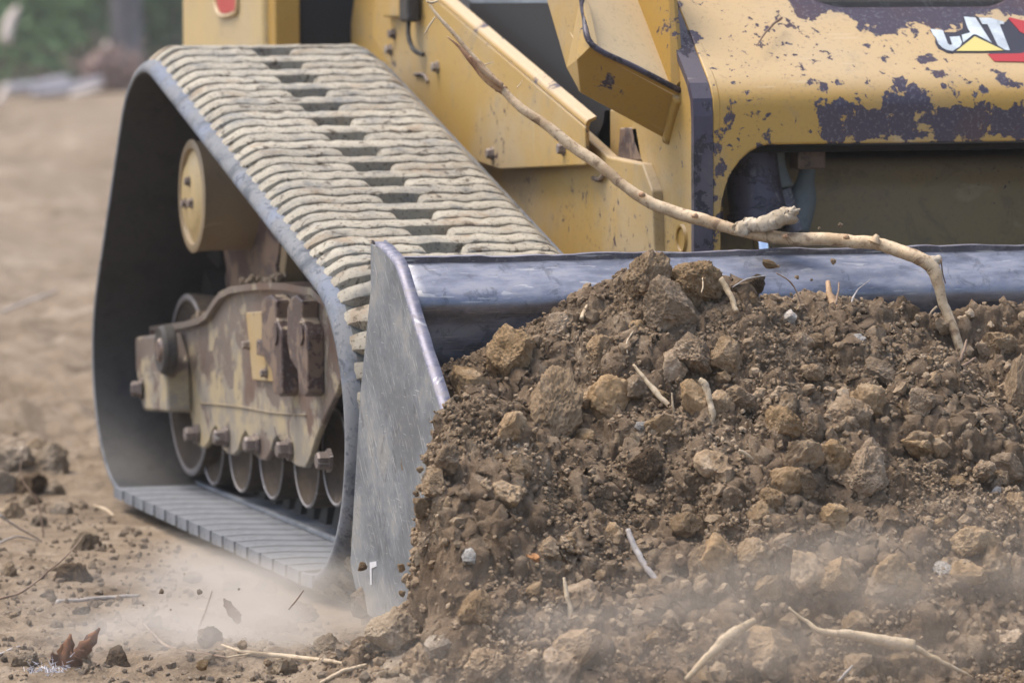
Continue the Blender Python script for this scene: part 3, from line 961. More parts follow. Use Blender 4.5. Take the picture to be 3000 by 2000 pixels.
# box section on the outside of the arm
BXO = .40
def bp(px, py, x): return at(px, py, 0, x)
T0, T1 = bp(1735, 132, BXO), bp(1993, 266, ARMX)
L0, L1 = bp(1700, 272, BXO), bp(1958, 412, ARMX)
_fn = np.cross(T1-T0, L0-T0)
L1 = at_plane(1958, 412, T0, _fn)
L0b = at_plane(1692, 176, T0, _fn)
bf = slab('arm_box_front', [L0, L0b, T0, T1, L1], (0, .012, .004), m_arm, arm, .002)
tube('box_corner', [T1+np.array((.0, .004, -.01)), (T1+L1)/2, L1], .011, m_arm, arm, 10)
# polished rim on the top edge of the box front
tube('box_rim', [bp(1702, -20, BXO), bp(1712, 50, BXO), T0, (T0*.5+T1*.5), T1], .0048, m_edge, arm, 8)
slab('arm_box_side', [bp(1596, -20, BXO), bp(1702, -20, BXO), T0, L0b, L0, bp(1660, 200, BXO)], (.01, 0, 0), m_body, arm, .001)
bk = np.array((0, .20, .21))
mesh_obj('arm_box_top', [T0+(.006, .006, -.002), T1+(.0, .006, -.002), T1+bk, T0+bk+(.006, 0, .0), T0+(.006, .008, -.012), T1+(0, .008, -.012), T1+bk-(0, 0, .012), T0+bk+(.006, 0, -.012)], [(0, 1, 2, 3), (7, 6, 5, 4), (0, 4, 5, 1), (1, 5, 6, 2), (2, 6, 7, 3), (3, 7, 4, 0)], m_lit_yellow, arm, False)
tube('weld_seam', [bp(1945, 215, ARMX-.022)+(0, .02, .004), bp(1905, 100, ARMX-.03)+(0, .06, .0), bp(1868, -10, ARMX-.04)+(0, .1, .0)], .004, m_lit_yellow, arm, 8)
slab('arm_box_wall', [T1+(-.014, .004, .0), T1+(.0, -.0, .015), T1+bk*.8+(0, -.10, .10), T1+bk+(-.04, .0, .0)], (.008, .004, 0), m_arm, arm, .001)

# cross member: bent sheet with an arched opening; the bare patches follow a painted-on wear map in (x, z)
XC = .98
PX0, PX1 = w1+.001, 2*XC-w1-.001
xa = at(2110, 600, 1, YF)[0]; xb_ = at(2260, 424, 1, YF)[0]; zt_ = at(2260, 424, 1, YF)[2]; zlow = at(2110, 640, 1, YF)[2]
ztop_in = pan_pt(2500, 22)[2]
def zbot(x):
    x = min(x, 2*XC-x)
    if x <= xa: return .30
    if x >= xb_: return zt_
    f = (xb_-x)/(xb_-xa)
    return zlow+(zt_-zlow)*math.sqrt(max(0, 1-f*f))
def ztop(x):
    x = min(x, 2*XC-x)
    x0, x1 = pan_pt(2375, 0)[0], pan_pt(2480, 20)[0]
    return ztop_in+(.10*(1-math.sqrt(max(0, 1-max(0, (x1-x)/(x1-x0)*.55)**2))) if x < x1 and (x1-x)/(x1-x0)*.55 < 1 else (0 if x >= x1 else .10))
def bend(z):
    """front face position at height z: vertical, then leaning back"""
    r = .045
    t = math.tan(LEAN)
    zz = z-zb
    if zz < -r*.6: return YF
    if zz > r*.6: return YF+zz*t
    u = (zz+r*.6)/(1.2*r)
    return YF+t*.6*r*u*u
xs = sorted(set([PX0, PX1]+list(np.linspace(PX0, xa, 6))+[xb_-(xb_-xa)*math.cos(a) for a in np.linspace(0, math.pi/2, 24)]+list(np.linspace(xb_, PX1-(xb_-PX0), 90))+[2*XC-(xb_-(xb_-xa)*math.cos(a)) for a in np.linspace(0, math.pi/2, 24)]+[2*XC-v for v in np.linspace(PX0, xa, 6)]))
NR = 70
V, F = [], []
for x in xs:
    z0, z1 = zbot(x), ztop(x)
    for j in range(NR+1):
        z = z0+(z1-z0)*j/NR
        V.append((x, bend(z), z))
for i in range(len(xs)-1):
    for j in range(NR): F.append((i*(NR+1)+j, (i+1)*(NR+1)+j, (i+1)*(NR+1)+j+1, i*(NR+1)+j+1))
V = np.array(V)
def inpoly(x, z, poly):
    c = np.zeros(len(x), bool)
    n = len(poly)
    for i in range(n):
        (x1, z1), (x2, z2) = poly[i], poly[(i+1) % n]
        if z1 == z2: continue
        cond = ((z1 > z) != (z2 > z)) & (x < (x2-x1)*(z-z1)/(z2-z1)+x1)
        c ^= cond
    return c
def xz(pp): return [(lambda q: (q[0], q[2]))(pan_pt(*p)) for p in pp]
WP = [xz([(2280, -30), (2330, 40), (2360, 62), (2385, 64), (2430, 38), (2500, 55), (2520, 100), (2560, 116), (2590, 102), (2690, 112), (2680, 80), (2665, 62), (2710, 62), (2740, 92), (2830, 98), (2860, 72), (2900, 58), (2950, 55), (3060, 44), (3400, 40), (3400, -30)]),
      xz([(2395, 312), (2440, 306), (2470, 268), (2485, 300), (2520, 315), (2580, 325), (2592, 280), (2578, 222), (2640, 214), (2660, 250), (2700, 230), (2722, 258), (2712, 300), (2750, 320), (2800, 305), (2850, 318), (2885, 296), (2930, 318), (2960, 300), (3080, 300), (3400, 330), (3400, 400), (2800, 408), (2600, 409), (2480, 412), (2405, 412), (2396, 360)])]
BL = [(2420, 255, 22), (2455, 240, 14), (2745, 218, 28), (2770, 250, 16), (2935, 248, 40), (2840, 238, 17), (2850, 275, 14), (2888, 260, 16), (2540, 135, 13), (2515, 230, 8), (2730, 168, 22), (2700, 175, 16), (2135, 310, 16), (2110, 500, 20), (2085, 540, 22), (2090, 440, 16), (2590, 170, 18), (2575, 195, 10), (2370, 385, 14), (2130, 345, 12), (3080, 240, 40), (3150, 270, 30)]
wear = np.zeros(len(V))
for poly in WP:
    # soft inside-ness: average over a few jittered samples
    acc = np.zeros(len(V))
    for k_ in range(24):
        a = 2*math.pi*k_/24
        rr_ = .026*(k_ % 4)/3
        acc += inpoly(V[:, 0]+rr_*math.cos(a), V[:, 2]+rr_*math.sin(a), poly)
    wear = np.maximum(wear, acc/24*1.06)
for bx, by, br in BL:
    q = pan_pt(bx, by)
    rad = br/1980*1.4
    zs = .75 if by < 262 else 1
    wear = np.maximum(wear, .75*np.exp(-(((V[:, 0]-q[0])/rad)**2+((V[:, 2]-q[2])/(rad*zs))**2)))
qa, qb = pan_pt(2085, 0), pan_pt(2165, 240)
f_ = np.clip((V[:, 2]-qb[2])/(qa[2]-qb[2]), -.1, 1.2)
wear = np.maximum(wear, .42*np.exp(-((V[:, 0]-(qb[0]+(qa[0]-qb[0])*f_))/.004)**2)*(V[:, 2] > qb[2]-.02))
wear = np.maximum(wear, .30*sstep(.70, .58, V[:, 0])*sstep(zb+.05, zb-.05, V[:, 2]))
wear = np.maximum(wear, .55*sstep(.63, .58, V[:, 0])*sstep(zb-.09, zb-.16, V[:, 2]))
edge = V[:, 2]-np.array([zbot(x) for x in V[:, 0]])
wear = np.maximum(wear, .5*np.exp(-edge/.006))
wear = np.maximum(wear, .10)
wear = np.maximum(wear, .50*np.exp(-(V[:, 0]-PX0)/.03))
wear = np.maximum(wear, .26*sstep(zb+.06, zb-.02, V[:, 2]))
me = np_mesh('cross_member', V, np.array(F), [m_panel], True)
attr(me, 'wear', wear)
cm = obj('cross_member', me, ROOT)
so = cm.modifiers.new('thickness', 'SOLIDIFY')
so.thickness = .010
so.offset = -1
# peeling decal: flat pieces lying on the leaning face
def decal(name, pp, lift, mat):
    n_ = up_n
    P_ = [pan_pt(*p)+n_*lift for p in pp]
    return slab(name, P_, -n_*.0006, mat, cm, 0)
dk = NB('decal_dark').done((.035, .032, .042), .35)
dw = steel_mat('decal_white', (.42, .46, .48), (.56, .58, .58), .3, .35, 0.0, (1, 1, 1), 14, .3)
dy_ = NB('decal_yellow').done((.62, .52, .17), .35)
dr = NB('decal_red').done((.42, .035, .035), .35)
def lg(x, y): return (2500+x/4.48, y/4.48)
decal('decal_backing', [lg(*p) for p in ((1000, 400), (1180, 425), (1330, 432), (1430, 400), (1440, 215), (1560, 215), (1660, 235), (1990, 300), (2050, 235), (2400, 330), (2600, 560), (2400, 810), (1860, 800), (1780, 700), (1230, 700), (1110, 640), (1070, 560), (1080, 500))], .0008, dk)
decal('logo_border', [lg(*p) for p in ((2030, 250), (2060, 240), (2420, 330), (2640, 560), (2420, 825), (1850, 815), (1760, 720), (2210, 712), (2250, 690), (2440, 560), (2300, 480), (2190, 430))], .0016, dr)
decal('logo_letter', [lg(*p) for p in ((1010, 395), (1170, 410), (1205, 500), (1235, 580), (1262, 606), (1298, 596), (1262, 497), (1390, 488), (1422, 570), (1400, 620), (1300, 682), (1225, 668), (1160, 635), (1110, 580), (1080, 505), (1045, 470))], .0018, dw)
decal('logo_letter', [lg(*p) for p in ((1450, 232), (1598, 243), (1812, 572), (1605, 462), (1575, 462), (1440, 568), (1420, 470), (1535, 438), (1505, 395), (1480, 330))], .0018, dw)
decal('logo_letter', [lg(*p) for p in ((1645, 245), (1800, 250), (1975, 298), (1975, 328), (1915, 330), (2052, 672), (1990, 668), (1895, 610), (1760, 330), (1690, 328))], .0018, dw)
decal('logo_triangle', [lg(*p) for p in ((1350, 680), (1590, 490), (1970, 672), (1700, 682))], .0018, dy_)
# a dry stalk and crumbs lying on the ledge are separate things (below); window band above the panel
wy = bend(ztop_in)+.02
slab('door_glass', [(.62, wy+.05, ztop_in-.12), (1.34, wy+.05, ztop_in-.12), (1.34, wy+.25, ztop_in+.6), (.62, wy+.25, ztop_in+.6)], (0, .01, 0), m_glass, ROOT, 0)
slab('door_sill', [(.74, wy+.012, ztop_in-.03), (1.22, wy+.012, ztop_in-.03), (1.22, wy+.03, ztop_in+.012), (.74, wy+.03, ztop_in+.012)], (0, .02, 0), m_black, ROOT, .004)
# shaded lower front plate behind the opening with a rounded top
zt2 = at(2696, 474, 1, -1.22)[2]
pr = [(-1.22, .20), (-1.22, zt2-.05)]+[(-1.17-.05*math.cos(a), zt2-.05+.05*math.sin(a)) for a in np.linspace(0, math.pi/2, 8)[1:]]+[(-1.0, zt2+.004)]
V, F = [], []
for x in np.linspace(.60, 1.36, 20):
    for (y, z) in pr: V.append((x, y, z))
k = len(pr)
F = [(i*k+j, (i+1)*k+j, (i+1)*k+j+1, i*k+j+1) for i in range(19) for j in range(k-1)]
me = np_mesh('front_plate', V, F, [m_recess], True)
o = obj('front_plate', me, ROOT)
so = o.modifiers.new('thickness', 'SOLIDIFY'); so.thickness = .008; so.offset = 1
box('underside_shade', (.58, -1.38, zt_-.015), (1.38, -.95, zt_-.005), m_dark, ROOT, 0)  # black sheet added as the shade of the void under the cross member
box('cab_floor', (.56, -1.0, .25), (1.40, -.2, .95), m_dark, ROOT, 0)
# tilt cylinder, rod, hoses
ca, cb = at(2190, 400, 1, -1.33), at(2222, 640, 1, -1.36)
axv = (cb-ca)/np.linalg.norm(cb-ca)
Lc = float(np.linalg.norm(cb-ca))
tc = lathe('tilt_cylinder', [(-.02, .038), (0, .043), (Lc*.5, .043), (Lc-.012, .045), (Lc-.01, .049), (Lc+.016, .049), (Lc+.02, .04), (Lc+.02, .02)], ca, axv, m_edge, ROOT, 32)
lathe('piston_rod', [(0, .014), (.2, .014)], cb, (axv[0]*.4, axv[1], axv[2]), m_chrome, tc, 20)
g1 = [at(2268, 420, 1, -1.33), at(2272, 490, 1, -1.34), at(2290, 555, 1, -1.35)]
tube('hydraulic_hose', g1, [.016, .017, .020], m_hose, ROOT, 14)
lathe('hose_fitting', [(0, .019), (.03, .019), (.032, .016), (.07, .016)], at(2285, 560, 1, -1.35), (.35, -.15, -1), m_lip, ROOT, 12)
tube('hydraulic_hose', [at(2368, 480, 1, -1.32), at(2360, 530, 1, -1.33), at(2348, 590, 1, -1.34), at(2325, 680, 1, -1.35)], [.013, .015, .024, .024], m_hose, ROOT, 14)
q = at(2366, 455, 1, -1.32)
box('hose_clamp', (q[0]-.024, q[1]-.02, q[2]-.022), (q[0]+.024, q[1]+.02, q[2]+.03), m_rusty, ROOT, .004)
# --- rear: engine hood corner, dark grille, body behind the track
HX_ = .36                                   # outer side face of the engine hood
hf, hr = at(770, 100, 0, HX_)[1], at(533, 100, 0, HX_)[1]
hood = slab('engine_hood', [(HX_, hf, .78), (HX_, hr, .78), (HX_, hr, 1.5), (HX_, hf+.02, 1.5)], (1.24, 0, 0), m_far_yellow, ROOT, .012, 3)
box('hood_flank', (HX_+.012, hf-.05, .78), (HX_+.062, hf+.02, 1.45), m_arm, ROOT, .004)
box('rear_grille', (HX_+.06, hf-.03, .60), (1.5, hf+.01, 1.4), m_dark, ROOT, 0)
def lens(px, py): return at(px, py, 0, HX_-.004)
tl = slab('tail_light', [lens(*p) for p in ((630, -60), (690, -60), (690, 20), (684, 34), (655, 42), (642, 36), (634, 10))], (.006, 0, 0), dr, ROOT, .002)
tube('lamp_rim', [lens(*p) for p in ((694, -60), (694, 20), (686, 40), (655, 48), (640, 40), (630, 10), (626, -60))], .004, m_lit_yellow, tl, 6)

# --- bucket
BKX0, BKX1 = -.02, 1.98
sidep = [(-1.596, .592), (-1.643, .591), (-1.717, .575), (-1.744, .561), (-1.996, .348), (-2.12, .22), (-2.20, .12), (-2.22, .035), (-2.0, .022), (-1.60, .026), (-1.534, .030), (-1.495, .061), (-1.467, .095), (-1.532, .363), (-1.594, .522)]
bk_ = plate('bucket', sidep, BKX0, BKX0+.018, m_bucket_side, ROOT, .002)
plate('side_plate', sidep, BKX1-.018, BKX1, m_bucket_side, bk_, .002)
# polished, slightly dented front edge
ed = [(-1.600, .594), (-1.643, .593), (-1.700, .580), (-1.745, .562), (-1.82, .497), (-1.90, .430), (-1.996, .349), (-2.08, .262), (-2.14, .198)]
Ve = []
E2 = crom(np.array(ed), 8)
for i, (y, z) in enumerate(E2):
    t_ = E2[min(i+1, len(E2)-1)]-E2[max(i-1, 0)]
    t_ /= np.linalg.norm(t_)
    nn = np.array((-t_[1], t_[0]))
    if nn[0] > 0: nn = -nn
    dn = .0012*float(vnoise(np.array((i*.37, 1.2, 3.3)), 4))+.0008*float(vnoise(np.array((i*.9, 1.2, 7.3)), 5))
    for xx, e in ((BKX0-.0006, -.004), (BKX0+.001, .0012+dn), (BKX0+.017, .0022-dn), (BKX0+.0188, -.004)): Ve.append((xx, y+nn[0]*e, z+nn[1]*e))
Fe = [(i*4+j, i*4+j+1, (i+1)*4+j+1, (i+1)*4+j) for i in range(len(E2)-1) for j in range(3)]
mesh_obj('polished_edge', Ve, Fe, m_polish, bk_, True)
LY = -1.665
zl = at(1491, 749, 1, LY)[2]
zl2 = at(1491, 770, 1, LY)[2]
prof = [(LY, zl2), (LY-.012, zl2-.006), (LY-.036, zl2-.022), (LY-.058, zl2-.040), (LY-.066, zl2-.053), (LY-.064, zl2-.066), (LY-.052, zl2-.090), (LY-.01, zl2-.20), (LY+.06, .26), (LY+.10, .14), (LY+.09, .06), (LY+.02, .035), (-2.20, .030)]
prof = crom(np.array(prof), 5)
V, F = [], []
xs_ = np.linspace(BKX0+.018, BKX1-.018, 60)
for x in xs_:
    for (y, z) in prof: V.append((x, y+.0012*math.sin(x*9)+.0008*math.sin(x*31+z*40), z))
k = len(prof)
F = [(i*k+j, i*k+j+1, (i+1)*k+j+1, (i+1)*k+j) for i in range(len(xs_)-1) for j in range(k-1)]
o = obj('inner_shell', np_mesh('inner_shell', V, F, [m_bucket_in], True), bk_)
so = o.modifiers.new('thickness', 'SOLIDIFY'); so.thickness = .008; so.offset = 0
# top lip bar with a bright worn top
V = []
for x in np.linspace(BKX0+.0185, BKX1-.0185, 120):
    dz_ = .0012*math.sin(x*23)+.0009*math.sin(x*61+1)+.0007*random.uniform(-1, 1)
    for y, z in ((LY-.004, zl2-.004), (LY-.004, zl+dz_), (LY+.010, zl+.001+dz_), (LY+.010, zl2-.02)): V.append((x, y, z))
F = [(i*4+j, i*4+(j+1) % 4, (i+1)*4+(j+1) % 4, (i+1)*4+j) for i in range(119) for j in range(4)]
lip = np_mesh('top_lip', V, F, [m_lip, m_polish], False)
lip.polygons.foreach_set('material_index', [1 if j == 1 else 0 for i in range(119) for j in range(4)])
obj('top_lip', lip, bk_)
# white mark low on the side plate
def mk(px, py): return at(px, py, 0, BKX0-.0012)
slab('white_mark', [mk(*p) for p in ((1083, 1646), (1102, 1643), (1103, 1658), (1088, 1664), (1089, 1712), (1084, 1712))], (.0008, 0, 0), m_white, bk_, 0)

# ------------------------------------------------------------------ clods
def clod_mesh(name, sub, seed, blocky=.5, lump=1.0):
    rng = np.random.default_rng(seed)
    V, F = ico(sub)
    V = V*(1+.30*fbm(V*1.3+seed*3.1, 3, seed)[:, None])
    for _ in range(int(7+blocky*9)):
        n = rng.normal(size=3)
        n /= np.linalg.norm(n)
        lim = rng.uniform(.55, .88)
        d = V@n
        ov = np.maximum(d-lim, 0)
        V = V-n*(ov*.95)[:, None]
    L = np.linalg.norm(V, axis=1)[:, None]
    U = V/L
    V = V+U*lump*(.09*fbm(V*2.8+seed, 3, seed+1, .55)+.055*fbm(V*6.0, 3, seed+2, .6)+.045*fbm(V*11, 2, seed+4, .6, True)+.035*fbm(V*24, 2, seed+3, .6))[:, None]
    V = V-V.mean(0)
    V = V/np.abs(V).max()
    return np_mesh(name, V, F, [], True)
CL = {}
def clod_me(var, fine):
    var = var % (16 if fine else 18)
    key = (var, fine)
    if key not in CL:
        me = clod_mesh('dirt_clod', 6 if fine else 5, 100+var+(40 if fine else 0), (var % 5)/4, 1.0+.3*(var % 3))
        me.materials.append(m_clod)
        CL[key] = me
    return CL[key]
def clod(name, p, size, var, mat, label, cat, group=None, fine=False, rot=None, aspect=(1, 1, 1)):
    o = bpy.data.objects.new(name, clod_me(var, fine))
    COL.objects.link(o)
    if mat is not m_clod:
        o.material_slots[0].link = 'OBJECT'
        o.material_slots[0].material = mat
    o.location = p
    o.scale = (size*aspect[0], size*aspect[1], size*aspect[2])
    o.rotation_euler = rot if rot else (random.uniform(0, 6.3), random.uniform(0, 6.3), random.uniform(0, 6.3))
    return tag(o, label, cat, group)

def clod_px(px, py, wpx, var, mat, label, sink=.0, fine=True, rot=None, aspect=(1, 1, 1), name='dirt_clod', cat='dirt clod'):
    p = hit(px, py)
    half = wpx/2/px_m(p)
    d = (p-CAM)/np.linalg.norm(p-CAM)
    p = p+d*(half*(sink-.55))
    return clod(name, p, half*1.12, var, mat, label, cat, None, fine, rot, aspect)

big = [
 (1960, 905, 190, 3, m_clod, 'broad brown clod just under the two topmost clods of the heap', (1.1, .8, .9)),
 (1500, 1045, 170, 6, m_clod, 'pale tan block of earth at the left shoulder of the heap', (1.0, .9, 1.05)),
 (1625, 1200, 190, 7, m_clod, 'big upright clod tumbling down the left part of the heap', (.85, .8, 1.35)),
 (2030, 1040, 160, 8, m_clod, 'craggy brown clod in the middle of the heap, left of two alike', (1.0, .8, .9)),
 (2130, 1050, 120, 9, m_clod, 'rounded tan clod in the middle of the heap, right of a craggy one', (.9, .8, 1.1)),
 (2165, 1170, 110, 4, m_clod, 'brown clod below the bent bark strip on the heap', (1, .9, .8)),
 (2295, 1245, 120, 10, m_clod, 'dark-shaded clod above the pale rugged block on the heap', (1, .9, .95)),
 (2385, 1260, 90, 11, m_clod, 'smaller clod between two bigger ones above the pale rugged block', (1, .9, 1.1)),
 (2490, 1225, 130, 12, m_clod, 'large tan clod right above the pale rugged block', (.95, .9, 1.1)),
 (2532, 1392, 165, 13, m_clod, 'pale rugged block of dry earth low on the heap, largest of the right side', (1, .9, .95)),
 (2355, 1420, 92, 14, m_clod, 'tan clod just left of the pale rugged block', (.95, .9, 1.05)),
 (2262, 1468, 82, 5, m_clod, 'light pitted clod below and left of the pale rugged block', (.9, .9, 1.1)),
 (2145, 1445, 64, 16, m_clod, 'round brown lump with a white fleck beside the pitted clod', (1, 1, 1)),
 (2062, 1662, 122, 17, m_clod, 'tan clod with a hollow face in the dust at the heap foot', (.9, .9, 1.1)),
 (2852, 1585, 135, 18, m_clod, 'big brown clod near the right border above the grey stone', (1, .9, 1.0)),
 (2985, 1150, 170, 19, m_clod, 'tall angular earth block cut by the right border', (.6, .8, 1.2)),
 (2985, 1700, 120, 20, m_clod, 'pitted clod cut by the right border near the bottom corner', (.7, .9, 1.2)),
 (1890, 1375, 115, 21, m_clod_dark, 'moist dark brown clod in the fine soil left of centre', (.9, .9, 1.15)),
 (2010, 1535, 90, 22, m_clod, 'small tan clump in the fine soil, near the slanting grey stick', (1.1, .9, .8)),
 (2450, 1690, 150, 23, m_clod, 'dusty broad clod veiled by dust near the bottom right', (1.2, .9, .8)),
 (2880, 1380, 90, 24, m_clod, 'clod in the dark hollow near the right border', (1.1, .9, .8)),
 (2250, 1890, 150, 25, m_clod, 'low dusty clod at the bottom edge right of the middle', (1.2, .9, .7)),
 (1690, 1900, 150, 26, m_clod, 'low dusty clod at the bottom edge below the fine soil', (1.2, .9, .7)),
 (1420, 1950, 140, 27, m_clod, 'crumbly clod at the bottom edge beneath the bucket corner', (1.2, .9, .7)),
 (2930, 1020, 110, 28, m_clod, 'sunlit clod at the right end of the heap crest', (1.2, .9, .8)),
 (2700, 1180, 100, 29, m_clod, 'tan clod on the right slope under the branch foot', (1, .9, .9)),
 (1760, 1030, 110, 30, m_clod, 'brown clod near the crest left of the leaning slab', (1.1, .9, .9)),
 (1640, 955, 90, 31, m_clod, 'small clod on the crest beside a dry splinter', (1.1, .9, .9)),
 (2250, 1720, 95, 32, m_clod, 'dusty rounded clod at the heap foot right of the hollow-faced one', (1.1, .9, .9)),
 (1400, 1790, 120, 33, m_clod, 'soft tan clod at the heap foot near the bucket corner', (1, .9, 1)),
 (2380, 1090, 80, 34, m_clod, 'tan clod in the middle of the right slope', (1.1, .9, .9)),
 (2570, 1090, 95, 35, m_clod, 'pale brown clod on the slope below the crest dip', (1.1, .9, .8)),
]
for px, py, w, var, mat, lab, asp in big:
    clod_px(px, py, w, var, mat, lab, aspect=asp, rot=(random.uniform(-.4, .4), random.uniform(-.4, .4), random.uniform(0, 6.3)))
for px, py, y, w, var, asp, lab in ((1890, 812, -1.85, 150, 1, (1.0, .9, 1.15), 'large slab-like brown clod leaning at the top of the soil heap'), (2045, 822, -1.86, 170, 2, (1.1, .9, 1.0), 'large crumbly brown clod crowning the heap below the branch')):
    q_ = at(px, py, 1, y)
    clod('dirt_clod', q_, w/2/px_m(q_)*1.12, var, m_clod, lab, 'dirt clod', None, True, (.2, .3, 1.0), asp)
clod_px(2312, 935, 52, 36, m_stone, 'small whitish stone on the upper heap', .1, name='stone', cat='stone')
clod_px(2770, 1675, 88, 37, m_grey_stone, 'smooth pale grey stone low on the right of the heap', .1, name='stone', cat='stone', aspect=(1.1, .8, .75))
clod_px(1380, 1635, 60, 38, m_grey_stone, 'rounded light grey stone at the left foot of the heap', .1, name='stone', cat='stone')
clod_px(1556, 1634, 48, 39, m_orange_stone, 'small orange stone in the fine brown soil', .1, name='stone', cat='stone', aspect=(1.1, .8, .8))
clod_px(2230, 1395, 36, 40, m_stone, 'little flat whitish stone beside the pitted clod', .1, name='stone', cat='stone')
clod_px(2920, 1440, 40, 41, m_stone, 'small square whitish stone in the dark hollow at the right', .1, name='stone', cat='stone')
clod_px(2500, 1000, 55, 42, m_stone, 'pale oblong stone on the slope right of the middle', .1, name='stone', cat='stone', aspect=(1.3, .8, .6))
clod_px(1880, 1250, 46, 43, m_grey_stone, 'grey pebble in the fine soil below the big clods', .1, name='stone', cat='stone')
# clods knocked off the left end, in the air or clinging in front of the side plate
def air(px, py, y, wpx, var, mat, label, name='falling_clod', group=None, aspect=(1, 1, 1), fine=True):
    p = at(px, py, 1, y)
    return clod(name, p, wpx/2/px_m(p)*1.1, var, mat, label, 'dirt clod', group, fine, None, aspect)
for px, py, w, var, lab in ((1275, 1420, 88, 3, 'clod tumbling over the front edge of the bucket side plate'), (1238, 1488, 62, 4, 'round clod falling just left of the soil heap edge'), (1288, 1500, 60, 6, 'clod falling between two others at the heap edge'), (1262, 1590, 95, 8, 'large crumbly clod falling in front of the side plate'), (1300, 1625, 90, 9, 'lowest of the clods falling at the left heap edge'), (1310, 1345, 80, 11, 'small clod clinging where the heap meets the plate edge'), (1320, 1545, 80, 12, 'clod at the left heap edge above the light grey stone')):
    air(px, py, -2.13, w*1.15, var, m_clod, lab)
air(2212, 835, -1.86, 74, 13, m_clod_dark, 'dark clod tossed up in front of the bucket back', aspect=(1, 1, 1.0))
air(2256, 775, -1.86, 42, 14, m_clod, 'small tan clod stuck on top of the tossed dark clod', aspect=(.8, .8, 1.4))
air(2195, 880, -1.88, 62, 17, m_clod, 'curled clod flying low over the heap crest', aspect=(1.2, .9, .7))
for px, py, y, w in ((1062, 1660, -1.95, 30), (1175, 1662, -2.05, 28), (1202, 1703, -2.05, 14), (1178, 1737, -2.05, 22), (1256, 1740, -2.1, 26), (1168, 1808, -2.05, 18), (1213, 1550, -2.1, 12), (1218, 1445, -2.12, 20), (1230, 1375, -2.12, 22), (2441, 765, -1.85, 20), (2335, 812, -1.85, 14), (2318, 862, -1.85, 10), (2378, 820, -1.85, 8), (2462, 660, -1.8, 16), (2400, 670, -1.8, 10), (2280, 780, -1.84, 9), (585, 1733, -1.6, 18), (590, 1850, -1.8, 22), (595, 1945, -2.0, 36), (785, 1940, -2.0, 26), (700, 1725, -1.6, 9), (500, 1785, -1.6, 8), (710, 1890, -1.9, 30), (420, 1772, -1.6, 8), (540, 1680, -1.5, 7), (473, 1732, -1.7, 17)):
    air(px, py, y, w, random.randint(0, 30), m_clod, 'tiny crumb of earth flying through the air', 'flying_crumb', 'earth crumbs in the air', fine=False)

# ground clods
for px, py, w, var, mat, lab in (
 (212, 1697, 112, 5, m_clod_dark, 'dark brown clod alone on the ground at the left'),
 (340, 1945, 108, 7, m_clod_dark, 'dark brown upright clod at the bottom border near the dead leaf'),
 (1070, 1765, 105, 9, m_clod, 'tan clod at the lower corner of the bucket side plate'),
 (1160, 1860, 150, 12, m_clod, 'broad dusty clod in front of the bucket corner'),
 (870, 1815, 120, 14, m_clod, 'crumbly clod in the dust left of the bucket'),
 (800, 1850, 110, 15, m_clod, 'dark-topped clod in the dust beside the crumbly one'),
 (90, 1430, 110, 16, m_clod_dark, 'dark lump in the clod heap beyond the track'),
 (150, 1370, 130, 17, m_clod, 'large tan lump topping the clod heap beyond the track'),
 (40, 1340, 110, 18, m_clod, 'tan lump at the left border in the clod heap'),
 (180, 1500, 80, 19, m_clod, 'pale lump at the near side of the clod heap'),
 (85, 1475, 70, 20, m_clod, 'rounded pale lump below the dark one in the clod heap'),
 (22, 1425, 95, 3, m_clod, 'pale lump at the left border under the clod heap top'),
 (118, 1315, 75, 4, m_clod, 'small lump at the far side of the clod heap'),
 (160, 1440, 70, 6, m_clod, 'small angular lump right of the dark one in the clod heap'),
 (28, 1515, 85, 8, m_clod, 'low lump at the left border in front of the clod heap'),
 (115, 1535, 60, 10, m_clod, 'small lump before the upright twig'),
 (250, 1605, 95, 21, m_clod, 'flat pale clod on the ground left of the track'),
 (75, 1945, 95, 22, m_clod, 'brown clod beside the dead leaf at the bottom left'),
 (240, 1795, 55, 23, m_clod, 'small clod on the stick lying at the left'),
 (165, 1835, 45, 24, m_clod, 'small clod on the ground above the dead leaf'),
 (1300, 1900, 120, 25, m_clod, 'dusty clod right in front of the bucket corner'),
 (960, 1900, 90, 26, m_clod, 'low clod where the pale root meets the soil'),
):
    clod_px(px, py, w, var, m_clod_pale if mat is m_clod else mat, lab, .2)

# medium clods strewn over the heap and the ground: countable, alike
cnt = 0
while cnt < 140:
    px, py = random.uniform(1280, 3040), random.uniform(880, 2000)
    p = hit(px, py)
    if p[1] > -1.78 or p[0] < -.02: continue
    s = random.choice((.010, .012, .014, .017, .021, .026, .031))*random.uniform(.8, 1.2)
    p = p+np.array((0, -s*.15, s*.1))
    zone = ('upper', 'middle', 'lower')[0 if py < 1180 else (1 if py < 1560 else 2)]+' '+('left', 'central', 'right')[0 if px < 1800 else (1 if px < 2400 else 2)]
    clod('small_clod', p, s, random.randint(0, 35), m_clod, 'small brown clod lying loose on the '+zone+' part of the soil heap', 'dirt clod', 'small clods on the '+zone+' heap', False, None, (random.uniform(.8, 1.2), random.uniform(.8, 1.2), random.uniform(.7, 1.1)))
    cnt += 1
cnt = 0
while cnt < 70:
    px, py = random.uniform(-40, 1250), random.uniform(1330, 2010)
    p = hit(px, py)
    if p[0] > -.03 and p[1] > -1.75: continue
    s = random.choice((.006, .008, .010, .013, .018))*random.uniform(.8, 1.2)
    clod('small_clod', p+np.array((0, 0, s*.3)), s, random.randint(0, 35), m_clod_pale, 'small pale clod strewn on the ground left of the loader', 'dirt clod', 'small clods on the ground', False, None, (random.uniform(.8, 1.2), random.uniform(.8, 1.2), random.uniform(.6, 1)))
    cnt += 1

